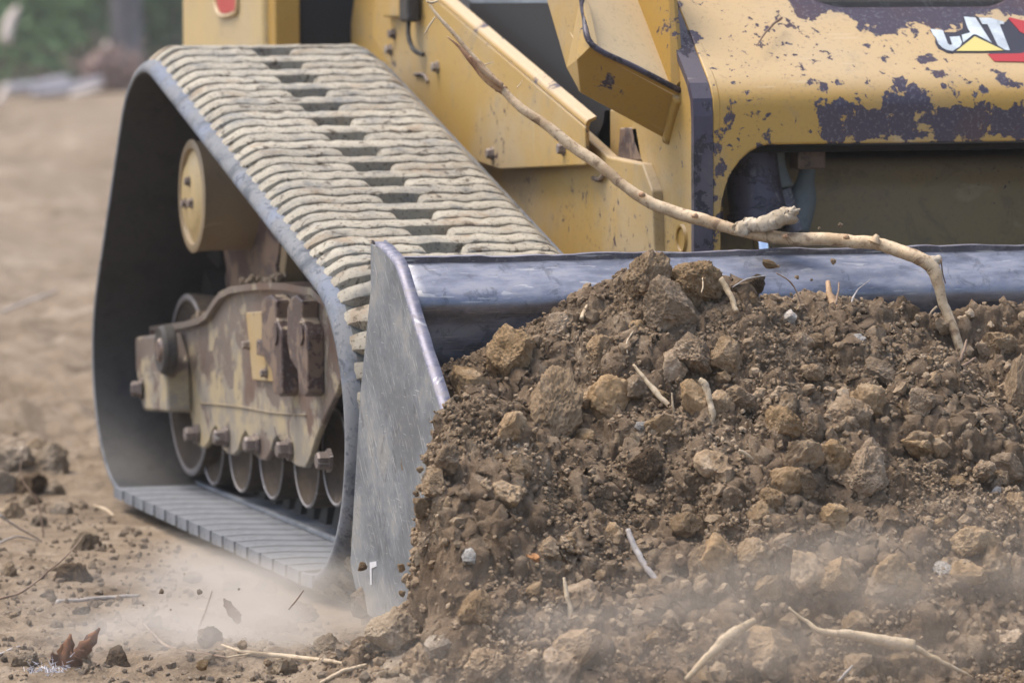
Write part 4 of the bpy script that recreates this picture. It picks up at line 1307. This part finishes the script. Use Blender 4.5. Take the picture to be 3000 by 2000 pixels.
# crumbs: too many to count, one mesh for the heap and one for the ground
def crumbs(name, pts, sizes, sub, mat, label, seed):
    rng = np.random.default_rng(seed)
    U, F = ico(sub)
    vars_ = []
    for k in range(14):
        W = U*(1+.50*fbm(U*1.4+k*5.7, 2, k)[:, None])
        W = W*(1+.34*fbm(U*3.1+k, 2, k+50)[:, None])
        vars_.append(W)
    n = len(pts)
    Vall = np.empty((n, len(U), 3), np.float32)
    q = rng.normal(size=(n, 4))
    q /= np.linalg.norm(q, axis=1)[:, None]
    w, x, y, z = q.T
    Rm = np.stack([1-2*(y*y+z*z), 2*(x*y-z*w), 2*(x*z+y*w), 2*(x*y+z*w), 1-2*(x*x+z*z), 2*(y*z-x*w), 2*(x*z-y*w), 2*(y*z+x*w), 1-2*(x*x+y*y)], -1).reshape(n, 3, 3)
    base = np.stack(vars_)[np.arange(n) % 14]*rng.uniform(.7, 1.2, (n, 1, 3))
    Vall = np.einsum('nij,nkj->nki', Rm, base)*np.asarray(sizes)[:, None, None]+np.asarray(pts)[:, None, :]
    Fall = (F[None]+np.arange(n)[:, None, None]*len(U)).reshape(-1, 3)
    return tag(mesh_obj(name, Vall.reshape(-1, 3), Fall, mat, None, False), label, 'soil', kind='stuff')
def scatter_heap(n, lo, hi, pw, seed):
    rng = np.random.default_rng(seed)
    ok = np.where((HP[:, 0] > -.40) & (HP[:, 0] < 1.22) & (HP[:, 1] > -2.62) & (HP[:, 1] < -1.66) & ~((HP[:, 0] < .012) & (HP[:, 1] > -2.0)))[0]
    slope = 1/np.maximum(HN[ok, 2], .12)
    patch = np.clip(.5+1.6*fbm(HP[ok]*9, 2, 200+seed), .06, 1)
    slope = slope*patch
    ids = rng.choice(ok, n, p=slope/slope.sum())
    s = lo+(hi-lo)*rng.uniform(0, 1, n)**pw
    return HP[ids]+HN[ids]*(s*rng.uniform(-.1, .55, n))[:, None]+rng.normal(size=(n, 3))*.001, s
p_, s_ = scatter_heap(56000, .0010, .0046, 2.6, 1)
crumbs('fine_soil_crumbs', p_, s_, 1, m_crumb, 'fine crumbs of brown soil covering the heap', 2)
p_, s_ = scatter_heap(1500, .0048, .012, 2.4, 3)
crumbs('coarse_soil_crumbs', p_, s_, 2, m_crumb, 'coarse crumbs of brown soil scattered over the heap', 4)
rng = np.random.default_rng(8)
n = 9000
x = rng.uniform(-.95, .02, n)
y = -2.6+4.6*rng.uniform(0, 1, n)**1.3
k = ~((x > -.03) & (y > -2.0) & (y < .5))
x, y = x[k], y[k]
kk_ = fbm(np.stack([x*3, y*3, x*0], -1), 2, 44)+rng.normal(size=len(x))*.25 > -.05
x, y = x[kk_], y[kk_]
s = .0012+.0068*rng.uniform(0, 1, len(x))**3.2
m_gcrumb = soil_mat('ground_crumb_soil', (.17, .128, .088), (.275, .215, .155), (.40, .33, .25), 40)
crumbs('ground_crumbs', np.stack([x, y, surf_z(x, y)+s*.4], -1), s, 1, m_gcrumb, 'pale crumbs and grit strewn over the bare ground', 9)
# dry soil caught on the roller frame and in the track
pts, ss = [], []
for _ in range(260):
    px = random.uniform(560, 640) if random.random() < .55 else random.uniform(700, 830)
    q = at(px, 0, 0, FX+random.uniform(.0, .1))
    yy = q[1]
    zz = np.interp(-yy, [-v[0] for v in ftop], [v[1] for v in ftop])
    pts.append((q[0]-.0, yy, zz+.004+random.uniform(0, .012)))
    ss.append(random.uniform(.003, .009))
crumbs('frame_soil', np.array(pts), np.array(ss), 1, m_gcrumb, 'dry soil lying on top of the roller frame', 10)

# ------------------------------------------------------------------ branch, sticks, roots
def pxline(pp, ys):
    return [at(px, py, 1, y) for (px, py), y in zip(pp, ys)]
bp_ = [(1462, 252), (1520, 310), (1600, 368), (1680, 432), (1752, 480), (1830, 545), (1905, 592), (1990, 626), (2060, 645), (2150, 672), (2250, 693), (2330, 700), (2420, 700), (2500, 708), (2562, 712), (2630, 735), (2690, 755), (2730, 782), (2748, 830), (2768, 900), (2795, 970), (2822, 1052)]
by = np.linspace(-1.42, -1.80, 17).tolist()+[-1.81, -1.815, -1.82, -1.83, -1.84]
br = np.array([34, 42, 46, 52, 50, 47, 52, 54, 55, 54, 56, 56, 56, 58, 60, 58, 60, 62, 50, 46, 44, 36])/2/1960*.68
bo = np.array(pxline(bp_, by))
root = empty('peeled_branch', tuple(bo[-1]), 'long peeled branch bent like an elbow lying across the bucket', 'branch')
tube('limb', bo, br, m_wood, root, 18, 12, .16, 22, 3, True, .12)
tube('snag', pxline([(2560, 712), (2566, 698), (2572, 690)], [-1.765]*3), [.010, .006, .004], m_wood, root, 8)
tube('snag', pxline([(2728, 770), (2745, 762), (2756, 752)], [-1.805]*3), [.012, .008, .004], m_wood_grey, root, 8)
tube('snag', pxline([(2757, 760), (2762, 800), (2770, 830)], [-1.812]*3), [.0015, .001, .001], m_twig, root, 5)
tube('snag', pxline([(2745, 898), (2730, 912), (2722, 925)], [-1.825]*3), [.002, .0016, .0008], m_root, root, 5)
tube('splinter', pxline([(1465, 262), (1420, 205), (1375, 155), (1330, 100), (1285, 50), (1258, 14)], np.linspace(-1.42, -1.37, 6)), [.008, .0055, .004, .0035, .0028, .0018], m_wood, root, 8, 6, .1)
tube('splinter', pxline([(1480, 268), (1425, 232), (1380, 180), (1345, 138), (1310, 108)], np.linspace(-1.425, -1.40, 5)), [.008, .006, .0045, .0025, .001], m_fibre, root, 7, 6, .2)
tube('splinter', pxline([(1470, 252), (1420, 215), (1375, 165)], [-1.43]*3), [.006, .005, .002], m_fibre, root, 7, 6, .2)
tube('splinter', pxline([(1275, 50), (1258, 75), (1242, 104)], [-1.38]*3), [.0012, .0018, .0008], m_root, root, 5)
tube('splinter', pxline([(1248, 5), (1265, 8), (1283, 3)], [-1.37]*3), [.0015, .0025, .0012], m_root, root, 5)
tube('splinter', pxline([(1420, 190), (1432, 186), (1446, 183)], [-1.42]*3), [.0012, .0008, .0005], m_root, root, 5)
tube('splinter', pxline([(1515, 258), (1524, 246), (1531, 236)], [-1.42]*3), [.0012, .0008, .0005], m_root, root, 5)

ro = empty('root_stub', tuple(at(2180, 668, 1, -1.66)), 'short thick broken root stub lying behind the peeled branch', 'root')
tube('stub', pxline([(2160, 674), (2180, 665), (2215, 660), (2250, 652), (2300, 636), (2318, 625)], [-1.64, -1.645, -1.655, -1.67, -1.68, -1.683]), [.009, .0125, .0115, .0125, .0135, .0115], m_wood_grey, ro, 22, 14, .42, 95, 4, True, .25)
for k, (dx_, dy_, w_) in enumerate(((0, 0, .007), (10, -8, .005), (18, 2, .0045), (6, -14, .004), (22, -6, .003))):
    tube('broken_end', pxline([(2308+dx_*.2, 630+dy_*.2), (2318+dx_*.6, 622+dy_*.6), (2322+dx_, 618+dy_)], [-1.683-.002*k]*3), [w_*1.3, w_, w_*.35], m_wood_grey, ro, 8, 6, .5, 150, 9+k)
for k, (px, py) in enumerate(((1640, 405), (1790, 512), (1880, 578), (2035, 640), (2105, 662), (2300, 700), (2478, 702), (2650, 742))):
    i_ = min(range(len(bp_)), key=lambda j: abs(bp_[j][0]-px))
    c_ = at(px, py-4, 1, by[i_]-.006)
    tube('knot', [c_+(-.004, 0, .001), c_+(0, -.003, .002), c_+(.005, 0, .0)], [.002, .0042, .0018], m_fibre, root, 8, 5, .4, 200, k)

def stick(name, pp, w, mat, label, cat, lift=.0, ys=None, rough=.12, group=None):
    """stick whose picture course is given; it lies on the soil unless depths ys are given"""
    if ys is None:
        yy = [hit(px, py, .012)[1] for px, py in pp]
        yy = np.minimum(yy, np.convolve(np.pad(yy, 1, 'edge'), [.25, .5, .25], 'valid'))
        pts = [at(px, py, 1, y) for (px, py), y in zip(pp, yy)]
    else:
        pts = pxline(pp, np.linspace(ys[0], ys[1], len(pp)))
    ww = np.interp(np.linspace(0, 1, len(pp)), np.linspace(0, 1, len(w)), w)
    o = tube(name, pts, ww/2/1990, mat, None, 9, 8, .28, 110, random.randint(0, 99), True, .3)
    return tag(o, label, cat, group)
stick('splinter', [(1703, 935), (1715, 905), (1728, 878)], [14, 9, 4], m_root, 'upright pale splinter on the crest left of the big clods', 'splinter', ys=(-1.84, -1.80))
stick('root', [(2112, 815), (2130, 850), (2145, 880), (2158, 912)], [20, 17, 17, 14], m_root, 'short pale root standing out below the crowning clod', 'root', ys=(-1.90, -1.93))
stick('bark_stick', [(2425, 825), (2432, 860), (2445, 900), (2456, 935)], [14, 20, 24, 18], m_fibre, 'splintered reddish stick standing on the heap crest', 'stick', ys=(-1.80, -1.84))
stick('twig', [(2458, 828), (2455, 860), (2446, 895)], [4, 7, 8], m_twig, 'thin forked twig beside the splintered reddish stick', 'twig', ys=(-1.80, -1.83))
stick('twig', [(2492, 925), (2497, 880), (2512, 850), (2530, 835), (2548, 820)], [8, 6, 4, 3, 2], m_twig_grey, 'fine branching grey twig on the heap crest', 'twig', ys=(-1.82, -1.78))
stick('twig', [(2275, 800), (2310, 822), (2332, 850), (2345, 885), (2365, 910)], [3.5, 5, 5, 5, 6], m_twig, 'thin dark arching twig in front of the bucket back', 'twig', ys=(-1.82, -1.84))
stick('root_hair', [(2145, 842), (2180, 820), (2210, 812), (2245, 808)], [3, 4, 4, 3], m_twig_grey, 'thin grey rootlet running to the tossed dark clod', 'root', ys=(-1.9, -1.87))
stick('stick', [(1855, 1068), (1890, 1110), (1925, 1152), (1968, 1196)], [8, 12, 17, 14], m_root, 'pale straight stick slanting down the upper heap', 'stick', ys=(-1.98, -2.03))
stick('twig', [(1968, 1150), (1972, 1190), (1980, 1240), (1985, 1280)], [5, 7, 5, 3], m_root, 'thin pale twig hanging from the end of the slanting stick', 'twig', ys=(-2.05, -2.06))
stick('bark_strip', [(2050, 1110), (2068, 1128), (2078, 1170), (2085, 1215), (2085, 1248)], [14, 20, 18, 22, 16], m_root, 'bent pale bark strip hanging in the middle of the heap', 'bark', ys=(-2.06, -2.08))
stick('stick', [(2672, 1405), (2705, 1412), (2740, 1425), (2765, 1432), (2822, 1447)], [12, 17, 19, 12, 6], m_root, 'short pale broken stick right of the rugged block', 'stick', ys=(-2.16, -2.16))
stick('stick', [(1838, 1550), (1862, 1605), (1895, 1660), (1930, 1712)], [14, 17, 18, 14], m_twig_grey, 'grey slanting stick in the fine soil', 'stick', ys=(-2.22, -2.27))
stick('straw', [(1652, 1690), (1662, 1750), (1670, 1800), (1672, 1836)], [8, 14, 16, 10], m_root, 'pale upright straw stalk low in the soil heap', 'straw', ys=(-2.3, -2.33))
stick('twig', [(2812, 1060), (2825, 1020), (2832, 995)], [12, 9, 6], m_twig, 'brown twig stub at the foot of the peeled branch', 'twig', ys=(-1.9, -1.88))
stick('twig', [(2820, 1072), (2840, 1060), (2858, 1048)], [10, 8, 6], m_twig, 'short brown twig lying beside the branch foot', 'twig', ys=(-1.92, -1.9))
stick('rootlet', [(1838, 1035), (1836, 1005), (1842, 990), (1855, 970)], [4, 5, 4, 3], m_root, 'tiny curled pale rootlet on the upper heap', 'root', ys=(-1.95, -1.93))
stick('rootlet', [(2055, 858), (2060, 835), (2058, 815)], [4, 5, 3], m_root, 'tiny pale rootlet on the crowning clod', 'root', ys=(-1.93, -1.91))
stick('rootlet', [(2400, 1480), (2418, 1492), (2436, 1512)], [4, 7, 4], m_root, 'little pale rootlet below the tan clod', 'root', ys=(-2.2, -2.2))
stick('rootlet', [(2165, 1318), (2185, 1330), (2205, 1345)], [7, 12, 7], m_root, 'little pale chip of root on the dark soil', 'root', ys=(-2.17, -2.17))
fs = empty('foreground_stick', tuple(at(2400, 1850, 1, -2.5)), 'pale stick with a split thin tip lying at the bottom right', 'stick')
tube('shaft', pxline([(2310, 1778), (2360, 1818), (2410, 1850), (2500, 1862), (2600, 1878), (2684, 1892)], np.linspace(-2.40, -2.46, 6)), np.array([8, 12, 18, 26, 34, 36])/2/2050, m_root, fs, 12, 8, .2, 60, 6, True, .4)
tube('tip', pxline([(2660, 1893), (2720, 1915), (2780, 1945), (2852, 1985)], np.linspace(-2.46, -2.48, 4)), np.array([16, 16, 13, 5])/2/2050, m_root, fs, 8, 8, .3, 100, 3, True, .8)
stick('stick', [(2010, 1990), (2090, 1905), (2150, 1850), (2210, 1818)], [14, 26, 30, 16], m_root, 'blurred pale stick poking from the dust at the bottom', 'stick', ys=(-2.5, -2.46))
stick('straw', [(2455, 1995), (2478, 1970), (2498, 1948)], [6, 8, 6], m_twig_grey, 'short whitish straw at the bottom right', 'straw', ys=(-2.5, -2.5))
# ground twigs on the left
stick('stick', [(170, 1762), (240, 1758), (310, 1752), (410, 1744)], [18, 17, 17, 12], m_twig_grey, 'straight grey stick lying flat on the ground at the left', 'stick', .004)
stick('twig', [(0, 1752), (60, 1735), (110, 1700), (150, 1665), (190, 1632), (215, 1605), (240, 1575)], [9, 8, 7, 6, 5, 4, 3], m_twig, 'long thin bent twig rising from the left border', 'twig', ys=(-1.1, -1.0))
stick('twig', [(128, 1588), (120, 1520), (105, 1460), (68, 1410), (60, 1370), (72, 1305), (88, 1275)], [6, 7, 6, 5, 4, 3, 2], m_twig, 'thin upright twig standing before the clod heap', 'twig', ys=(-.1, .0))
stick('twig', [(0, 1508), (45, 1540), (90, 1565), (130, 1590)], [8, 8, 7, 6], m_twig_grey, 'grey twig reaching in from the left border', 'twig', ys=(-.2, -.15))
stick('twig', [(0, 1588), (35, 1575), (62, 1572), (110, 1585)], [9, 8, 7, 5], m_twig_grey, 'second grey twig at the left border, lower one', 'twig', ys=(-.3, -.25))
stick('twig', [(422, 1828), (455, 1862), (490, 1892), (560, 1908), (668, 1926)], [6, 8, 10, 9, 6], m_twig, 'dark bent twig on the dusty ground in front of the track', 'twig')
stick('twig', [(552, 1885), (580, 1840), (602, 1790), (622, 1730)], [8, 7, 6, 4], m_twig, 'brown twig standing slanted out of the dust', 'twig', ys=(-1.6, -1.55))
stick('root', [(650, 1888), (720, 1910), (800, 1918), (880, 1925), (960, 1936), (1020, 1945)], [7, 11, 14, 14, 13, 9], m_root, 'long pale forked root on the ground at the bottom', 'root')
stick('root', [(665, 1925), (710, 1918), (740, 1912)], [5, 7, 9], m_root, 'thin side shoot of the long pale root', 'root')
stick('root', [(940, 1998), (1000, 1968), (1040, 1955), (1075, 1945)], [10, 12, 12, 8], m_root, 'pale root end at the bottom border', 'root')
stick('twig', [(695, 1870), (725, 1858), (755, 1847)], [5, 6, 6], m_twig, 'short dark twig at the crumbly clod in the dust', 'twig')
stick('twig', [(845, 1785), (870, 1755), (890, 1728)], [4, 5, 3], m_twig, 'small twig sticking up before the bucket corner', 'twig', ys=(-1.75, -1.75))
stick('straw', [(570, 1780), (620, 1790), (690, 1805)], [4, 6, 4], m_root, 'thin pale straw lying in the dust', 'straw', .003)
stick('straw', [(0, 1915), (30, 1902), (60, 1892)], [6, 9, 5], m_twig_grey, 'whitish straw at the left border', 'straw', .003)
stick('stick', [(0, 915), (80, 885), (170, 850)], [22, 20, 16], m_twig_grey, 'blurred pale stick lying far back on the left ground', 'stick', .02)
stick('root', [(275, 1480), (310, 1492), (335, 1510)], [8, 12, 6], m_root, 'pale curved root chip on the ground left of the track', 'root', .004)
stick('grass_stem', [(2218, 133), (2240, 100), (2265, 72), (2290, 54)], [4, 7, 8, 9], m_twig, 'dry brown stem resting on the yellow cross member', 'stem', ys=(-1.39, -1.34))

# dead leaf with curled lobes, and a tuft of white fluff beside it
def leaf(label, base, lobes, mat, name='dead_leaf', cat='leaf'):
    V, F = [], []
    for (tip, wid, curl) in lobes:
        b0 = len(V)
        d = np.array(tip)-np.array(base)
        sd = np.cross(d, _fw)
        sd = sd/np.linalg.norm(sd)
        nrm = np.cross(sd, d)
        nrm = nrm/np.linalg.norm(nrm)
        K = 9
        for i in range(K):
            f = i/(K-1)
            w = wid*(math.sin(math.pi*min(1, f*.9+.08))**.8)*(1+.25*math.sin(f*19))
            c = np.array(base)+d*f+nrm*curl*math.sin(f*3.0)
            for s_ in (-1, -.5, 0, .5, 1):
                V.append(c+sd*w*s_+nrm*(abs(s_)*w*.55))
        for i in range(K-1):
            for j in range(4): F.append((b0+i*5+j, b0+i*5+j+1, b0+(i+1)*5+j+1, b0+(i+1)*5+j))
    o = mesh_obj(name, V, F, mat)
    so = o.modifiers.new('thickness', 'SOLIDIFY'); so.thickness = .0007
    return tag(o, label, cat)
bpt = hit(165, 1945, .02)
Y0 = bpt[1]
leaf('curled brown dead oak leaf standing on the ground at the bottom left', at(190, 1975, 1, Y0), [(at(292, 1838, 1, Y0-.01), .010, .008), (at(268, 1868, 1, Y0-.02), .012, .004), (at(207, 1855, 1, Y0), .009, -.006), (at(182, 1885, 1, Y0), .010, .006), (at(150, 1912, 1, Y0+.01), .010, .006), (at(248, 1905, 1, Y0-.02), .014, .01), (at(222, 1925, 1, Y0-.03), .013, .01)], m_leaf_dead)
leaf('dry curled leaf fragment in the dust near the brown twig', at(700, 1825, 1, -1.6), [(at(655, 1752, 1, -1.6), .007, .004), (at(690, 1790, 1, -1.62), .006, .003)], m_leaf_dead)
rng = np.random.default_rng(4)
cpt = at(140, 1975, 1, Y0-.03)
V, F = [], []
for i in range(260):
    a = rng.normal(size=3)*np.array((.017, .012, .007))
    d = rng.normal(size=3)
    d = d/np.linalg.norm(d)*rng.uniform(.006, .016)
    sd = np.cross(d, _fw)
    sd = sd/(np.linalg.norm(sd)+1e-9)*.0006
    b0 = len(V)
    V += [cpt+a-sd, cpt+a+sd, cpt+a+d+sd*.3, cpt+a+d-sd*.3]
    F.append((b0, b0+1, b0+2, b0+3))
tag(mesh_obj('white_fluff', V, F, NB('fluff').done((.6, .58, .6), .9), None, False), 'tuft of white plant fluff at the bottom left below the leaf', 'fluff', kind='stuff')

# ------------------------------------------------------------------ background: edge of the wood
m_leafs = []
for i, c in enumerate(((.085, .185, .065), (.125, .23, .08), (.065, .14, .06))):
    b = NB('foliage_%d' % i)
    b.co = b.coord('Object')
    r = b.noise(2.2, 4, .6)
    col = b.mix(b.step(r, .35, .65), tuple(v*.6 for v in c), tuple(v*1.5 for v in c))
    b.b.inputs['Transmission Weight'].default_value = 0
    m_leafs.append(b.done(col, .6))
m_bark = wood_mat('bark', (.11, .10, .105), (.05, .045, .05), (.19, .175, .18), .4, (1, 1, .3), 8)
m_log = wood_mat('weathered_log', (.27, .255, .275), (.12, .11, .12), (.40, .38, .40), .4, (1, 1, 1), 5)
m_pale = wood_mat('fresh_split_wood', (.55, .45, .38), (.3, .22, .17), (.68, .6, .52), .3, (1, 1, 1), 4)
def leaves(name, centers, rad, n, size, mat, parent, seed):
    rng = np.random.default_rng(seed)
    c = np.asarray(centers)[rng.integers(0, len(centers), n)]
    rr = np.asarray(rad)[rng.integers(0, len(rad), n)]
    d = rng.normal(size=(n, 3))
    d /= np.linalg.norm(d, axis=1)[:, None]
    p = c+d*(rr*rng.uniform(.3, 1, n)**.5)[:, None]
    p[:, 2] = np.maximum(p[:, 2], .05)
    a = rng.normal(size=(n, 3)); a /= np.linalg.norm(a, axis=1)[:, None]
    b = np.cross(a, rng.normal(size=(n, 3))); b /= np.linalg.norm(b, axis=1)[:, None]
    s = (size*rng.uniform(.6, 1.4, n))[:, None]
    V = np.stack([p-a*s, p+b*s*.55, p+a*s, p-b*s*.55], 1).reshape(-1, 3)
    F = np.arange(n*4).reshape(n, 4)
    return mesh_obj(name, V, F, mat, parent, False)
def shrub(px, D, h, w, mi_, label, seed, group='green shrubs at the edge of the wood'):
    p = at(px, 200, 1, D)
    z0 = float(ground_z(np.array([p[0]]), np.array([D]))[0])
    e = empty('shrub', (p[0], D, z0), label, 'shrub', group)
    rng = np.random.default_rng(seed)
    cs = [(p[0]+rng.normal()*w*.4, D+rng.normal()*w*.3, z0+rng.uniform(.15, 1)*h) for _ in range(26)]
    for k in range(5):
        c = cs[k*3]
        tube('stem', [(p[0]+rng.normal()*.1, D, z0-.05), ((p[0]+c[0])/2, (D+c[1])/2, (z0+c[2])/2), c], [.02, .014, .005], m_bark, e, 6, 3)
    leaves('foliage', cs, [w*.28, w*.38], 5200, .055, m_leafs[mi_], e, seed+1)
i = 0
for px, D, h, w, mi_, lab in ((-150, 41, 2.6, 1.9, 1, 'bright green shrub at the far left of the wood edge'), (60, 43, 2.4, 1.6, 1, 'bright green shrub behind the upright pale snag'), (215, 44, 2.2, 1.6, 0, 'mid green shrub left of the grey tree trunk'), (330, 46, 2.6, 1.8, 2, 'dark green shrub behind the grey tree trunk'), (470, 43, 2.3, 1.5, 1, 'light green shrub between the trunk and the loader'), (640, 45, 2.6, 1.9, 0, 'green shrub hidden behind the loader hood'), (-420, 43, 2.6, 2.2, 0, 'green shrub beyond the left border'), (140, 47, 3.2, 2.2, 2, 'tall dark green shrub in the back row'), (540, 48, 3.0, 2.2, 2, 'dark green shrub in the back row by the loader'), (900, 46, 2.8, 2.4, 0, 'green shrub behind the loader body')):
    shrub(px, D, h, w, mi_, lab, 300+i*7)
    i += 1
def tree(px, D, r, h, label, seed):
    p = at(px, 260, 1, D)
    z0 = float(ground_z(np.array([p[0]]), np.array([D]))[0])
    e = empty('tree', (p[0], D, z0), label, 'tree', 'trees at the edge of the wood')
    rng = np.random.default_rng(seed)
    tk = tube('trunk', [(p[0], D, z0-.1), (p[0]+.03, D, z0+.4), (p[0]-.02, D, z0+2), (p[0]+.1, D, z0+h*.6), (p[0], D, z0+h)], [r*1.45, r*1.02, r*.95, r*.6, r*.1], m_bark, e, 14, 5, .12, 3)
    cs = []
    for k in range(12):
        a = k*2.4
        f = .35+.6*k/12
        c = (p[0]+math.cos(a)*h*.22, D+math.sin(a)*h*.22, z0+h*(f+.12))
        tube('limb', [(p[0], D, z0+h*f), ((p[0]+c[0])/2, (D+c[1])/2, z0+h*(f+.07)), c], [r*.35, r*.2, r*.06], m_bark, e, 7, 3)
        cs.append(c)
    leaves('crown', cs, [h*.10, h*.14], 5000, .12, m_leafs[seed % 3], e, seed+1)
tree(365, 40, .17, 9, 'grey tree trunk rising at the wood edge left of the loader', 501)
tree(-30, 47, .15, 10, 'dark tree trunk at the left border behind the shrubs', 502)
tree(520, 50, .18, 11, 'dark tree trunk behind the loader hood', 503)
# logs and brush at the foot of the wood
def bg(px, py, D): return at(px, py, 1, D)
def log(pp, w, D, mat, label, cat='log', name='log'):
    pts = [bg(px, py, D+k*.05) for k, (px, py) in enumerate(pp)]
    w = np.interp(np.linspace(0, 1, len(pp)), np.linspace(0, 1, len(w)), w)
    return tag(tube(name, pts, w/2/300, mat, None, 12, 5, .12, 4, 7), label, cat)
log([(10, 262), (90, 258), (150, 250), (200, 238)], [34, 40, 44, 34], 36.2, m_log, 'weathered grey log lying at the foot of the wood')
log([(95, 275), (170, 268), (240, 250), (300, 232)], [26, 30, 30, 22], 35.8, m_log, 'second grey log lying slanted over the first')
log([(208, 282), (250, 268), (300, 250)], [18, 22, 14], 35.2, m_pale, 'pale split piece of wood in front of the grey logs')
log([(18, 125), (24, 80), (38, 45), (52, 22)], [26, 32, 26, 14], 36.5, m_pale, 'pale broken snag standing upright at the left border', 'snag', 'snag')
log([(-5, 305), (8, 285), (22, 250)], [20, 22, 16], 35.0, m_pale, 'pale stump splinter leaning at the left border', 'splinter', 'snag')
log([(308, 140), (314, 128)], [22, 14], 36.0, m_pale, 'small pale cut branch end on top of the brush pile', 'branch', 'branch_end')
m_brush = wood_mat('brown_brush', (.16, .10, .085), (.08, .05, .045), (.24, .16, .13), .4, (1, 1, 1), 4)
be = empty('root_plate', tuple(bg(310, 275, 36.4)), 'upturned reddish brown root plate beside the grey trunk', 'root plate')
rng = np.random.default_rng(12)
c0 = bg(318, 215, 36.4)
Vv, Ff = ico(4)
Vv = Vv*np.array((.24, .2, .26))*(1+.35*fbm(Vv*2.4, 4, 5)[:, None])+c0
mesh_obj('earth_mass', Vv, Ff, m_brush, be)
for k in range(26):
    a = rng.normal(size=3); a /= np.linalg.norm(a)
    a[2] = abs(a[2])*.7
    tube('root', [c0+a*.15, c0+a*.33+rng.normal(size=3)*.04, c0+a*.5+rng.normal(size=3)*.08], [.03, .018, .006], m_brush, be, 6, 3)

# ------------------------------------------------------------------ drifting dust
def dust(name, c, size, dens, label, seed, scale=3.0, col=(.88, .82, .74)):
    V, F = ico(3)
    o = mesh_obj(name, V, F, None)
    o.data.materials.clear()
    m = bpy.data.materials.new(name)
    m.use_nodes = True
    t = m.node_tree
    for n in list(t.nodes):
        if n.type == 'BSDF_PRINCIPLED': t.nodes.remove(n)
    out = t.nodes['Material Output']
    pv = t.nodes.new('ShaderNodeVolumePrincipled')
    pv.inputs['Color'].default_value = (*col, 1)
    pv.inputs['Anisotropy'].default_value = .2
    tc = t.nodes.new('ShaderNodeTexCoord')
    ln = t.nodes.new('ShaderNodeVectorMath'); ln.operation = 'LENGTH'
    t.links.new(tc.outputs['Object'], ln.inputs[0])
    fall = t.nodes.new('ShaderNodeMapRange'); fall.interpolation_type = 'SMOOTHSTEP'
    for i, v in enumerate((1.0, .1, 0.0, 1.0)): fall.inputs[i+1].default_value = v
    t.links.new(ln.outputs['Value'], fall.inputs[0])
    nz = t.nodes.new('ShaderNodeTexNoise')
    nz.noise_dimensions = '4D'
    nz.inputs['W'].default_value = seed
    nz.inputs['Scale'].default_value = scale
    nz.inputs['Detail'].default_value = 3
    t.links.new(tc.outputs['Object'], nz.inputs['Vector'])
    mr = t.nodes.new('ShaderNodeMapRange')
    for i, v in enumerate((.42, .64, 0.0, 1.15)): mr.inputs[i+1].default_value = v
    t.links.new(nz.outputs[0], mr.inputs[0])
    m1 = t.nodes.new('ShaderNodeMath'); m1.operation = 'MULTIPLY'
    t.links.new(fall.outputs[0], m1.inputs[0]); t.links.new(mr.outputs[0], m1.inputs[1])
    m2 = t.nodes.new('ShaderNodeMath'); m2.operation = 'MULTIPLY'
    t.links.new(m1.outputs[0], m2.inputs[0]); m2.inputs[1].default_value = dens
    t.links.new(m2.outputs[0], pv.inputs['Density'])
    t.links.new(pv.outputs[0], out.inputs['Volume'])
    o.data.materials.append(m)
    o.location = c
    o.scale = size
    return tag(o, label, 'dust', kind='stuff')
dust('dust_cloud', (-.26, -1.66, .04), (.38, .46, .12), 8.5, 'pale dust cloud drifting over the ground in front of the track', 1.3, 1.6)
dust('dust_cloud', (.44, -2.62, .16), (.55, .22, .17), 3.6, 'dust cloud rising at the foot of the soil heap', 4.1, 2.4, (.74, .65, .54))
dust('dust_cloud', (.00, -2.48, .10), (.45, .22, .15), 3.0, 'thin dust hanging before the bucket corner', 9.2, 2.0, (.80, .72, .62))
dust('dust_cloud', (-.10, -.95, .03), (.10, .55, .05), 5.0, 'thin dust trailing along the bottom of the track', 7.7, 1.6)

# dusty air round the whole place
def haze(lo, hi, dens):
    V = [(x, y, z) for z in (lo[2], hi[2]) for y in (lo[1], hi[1]) for x in (lo[0], hi[0])]
    F = [(0, 2, 3, 1), (4, 5, 7, 6), (0, 1, 5, 4), (2, 6, 7, 3), (0, 4, 6, 2), (1, 3, 7, 5)]
    o = mesh_obj('haze', V, F, None, None, False)
    o.data.materials.clear()
    m = bpy.data.materials.new('dusty_air')
    m.use_nodes = True
    t = m.node_tree
    for n in list(t.nodes):
        if n.type == 'BSDF_PRINCIPLED': t.nodes.remove(n)
    pv = t.nodes.new('ShaderNodeVolumePrincipled')
    pv.inputs['Color'].default_value = (.86, .86, .84, 1)
    pv.inputs['Density'].default_value = dens
    t.links.new(pv.outputs[0], t.nodes['Material Output'].inputs['Volume'])
    o.data.materials.append(m)
    return tag(o, 'thin dusty air over the clearing', 'haze', kind='stuff')
haze((-100, -30, -6), (100, 230, 14), .0015)
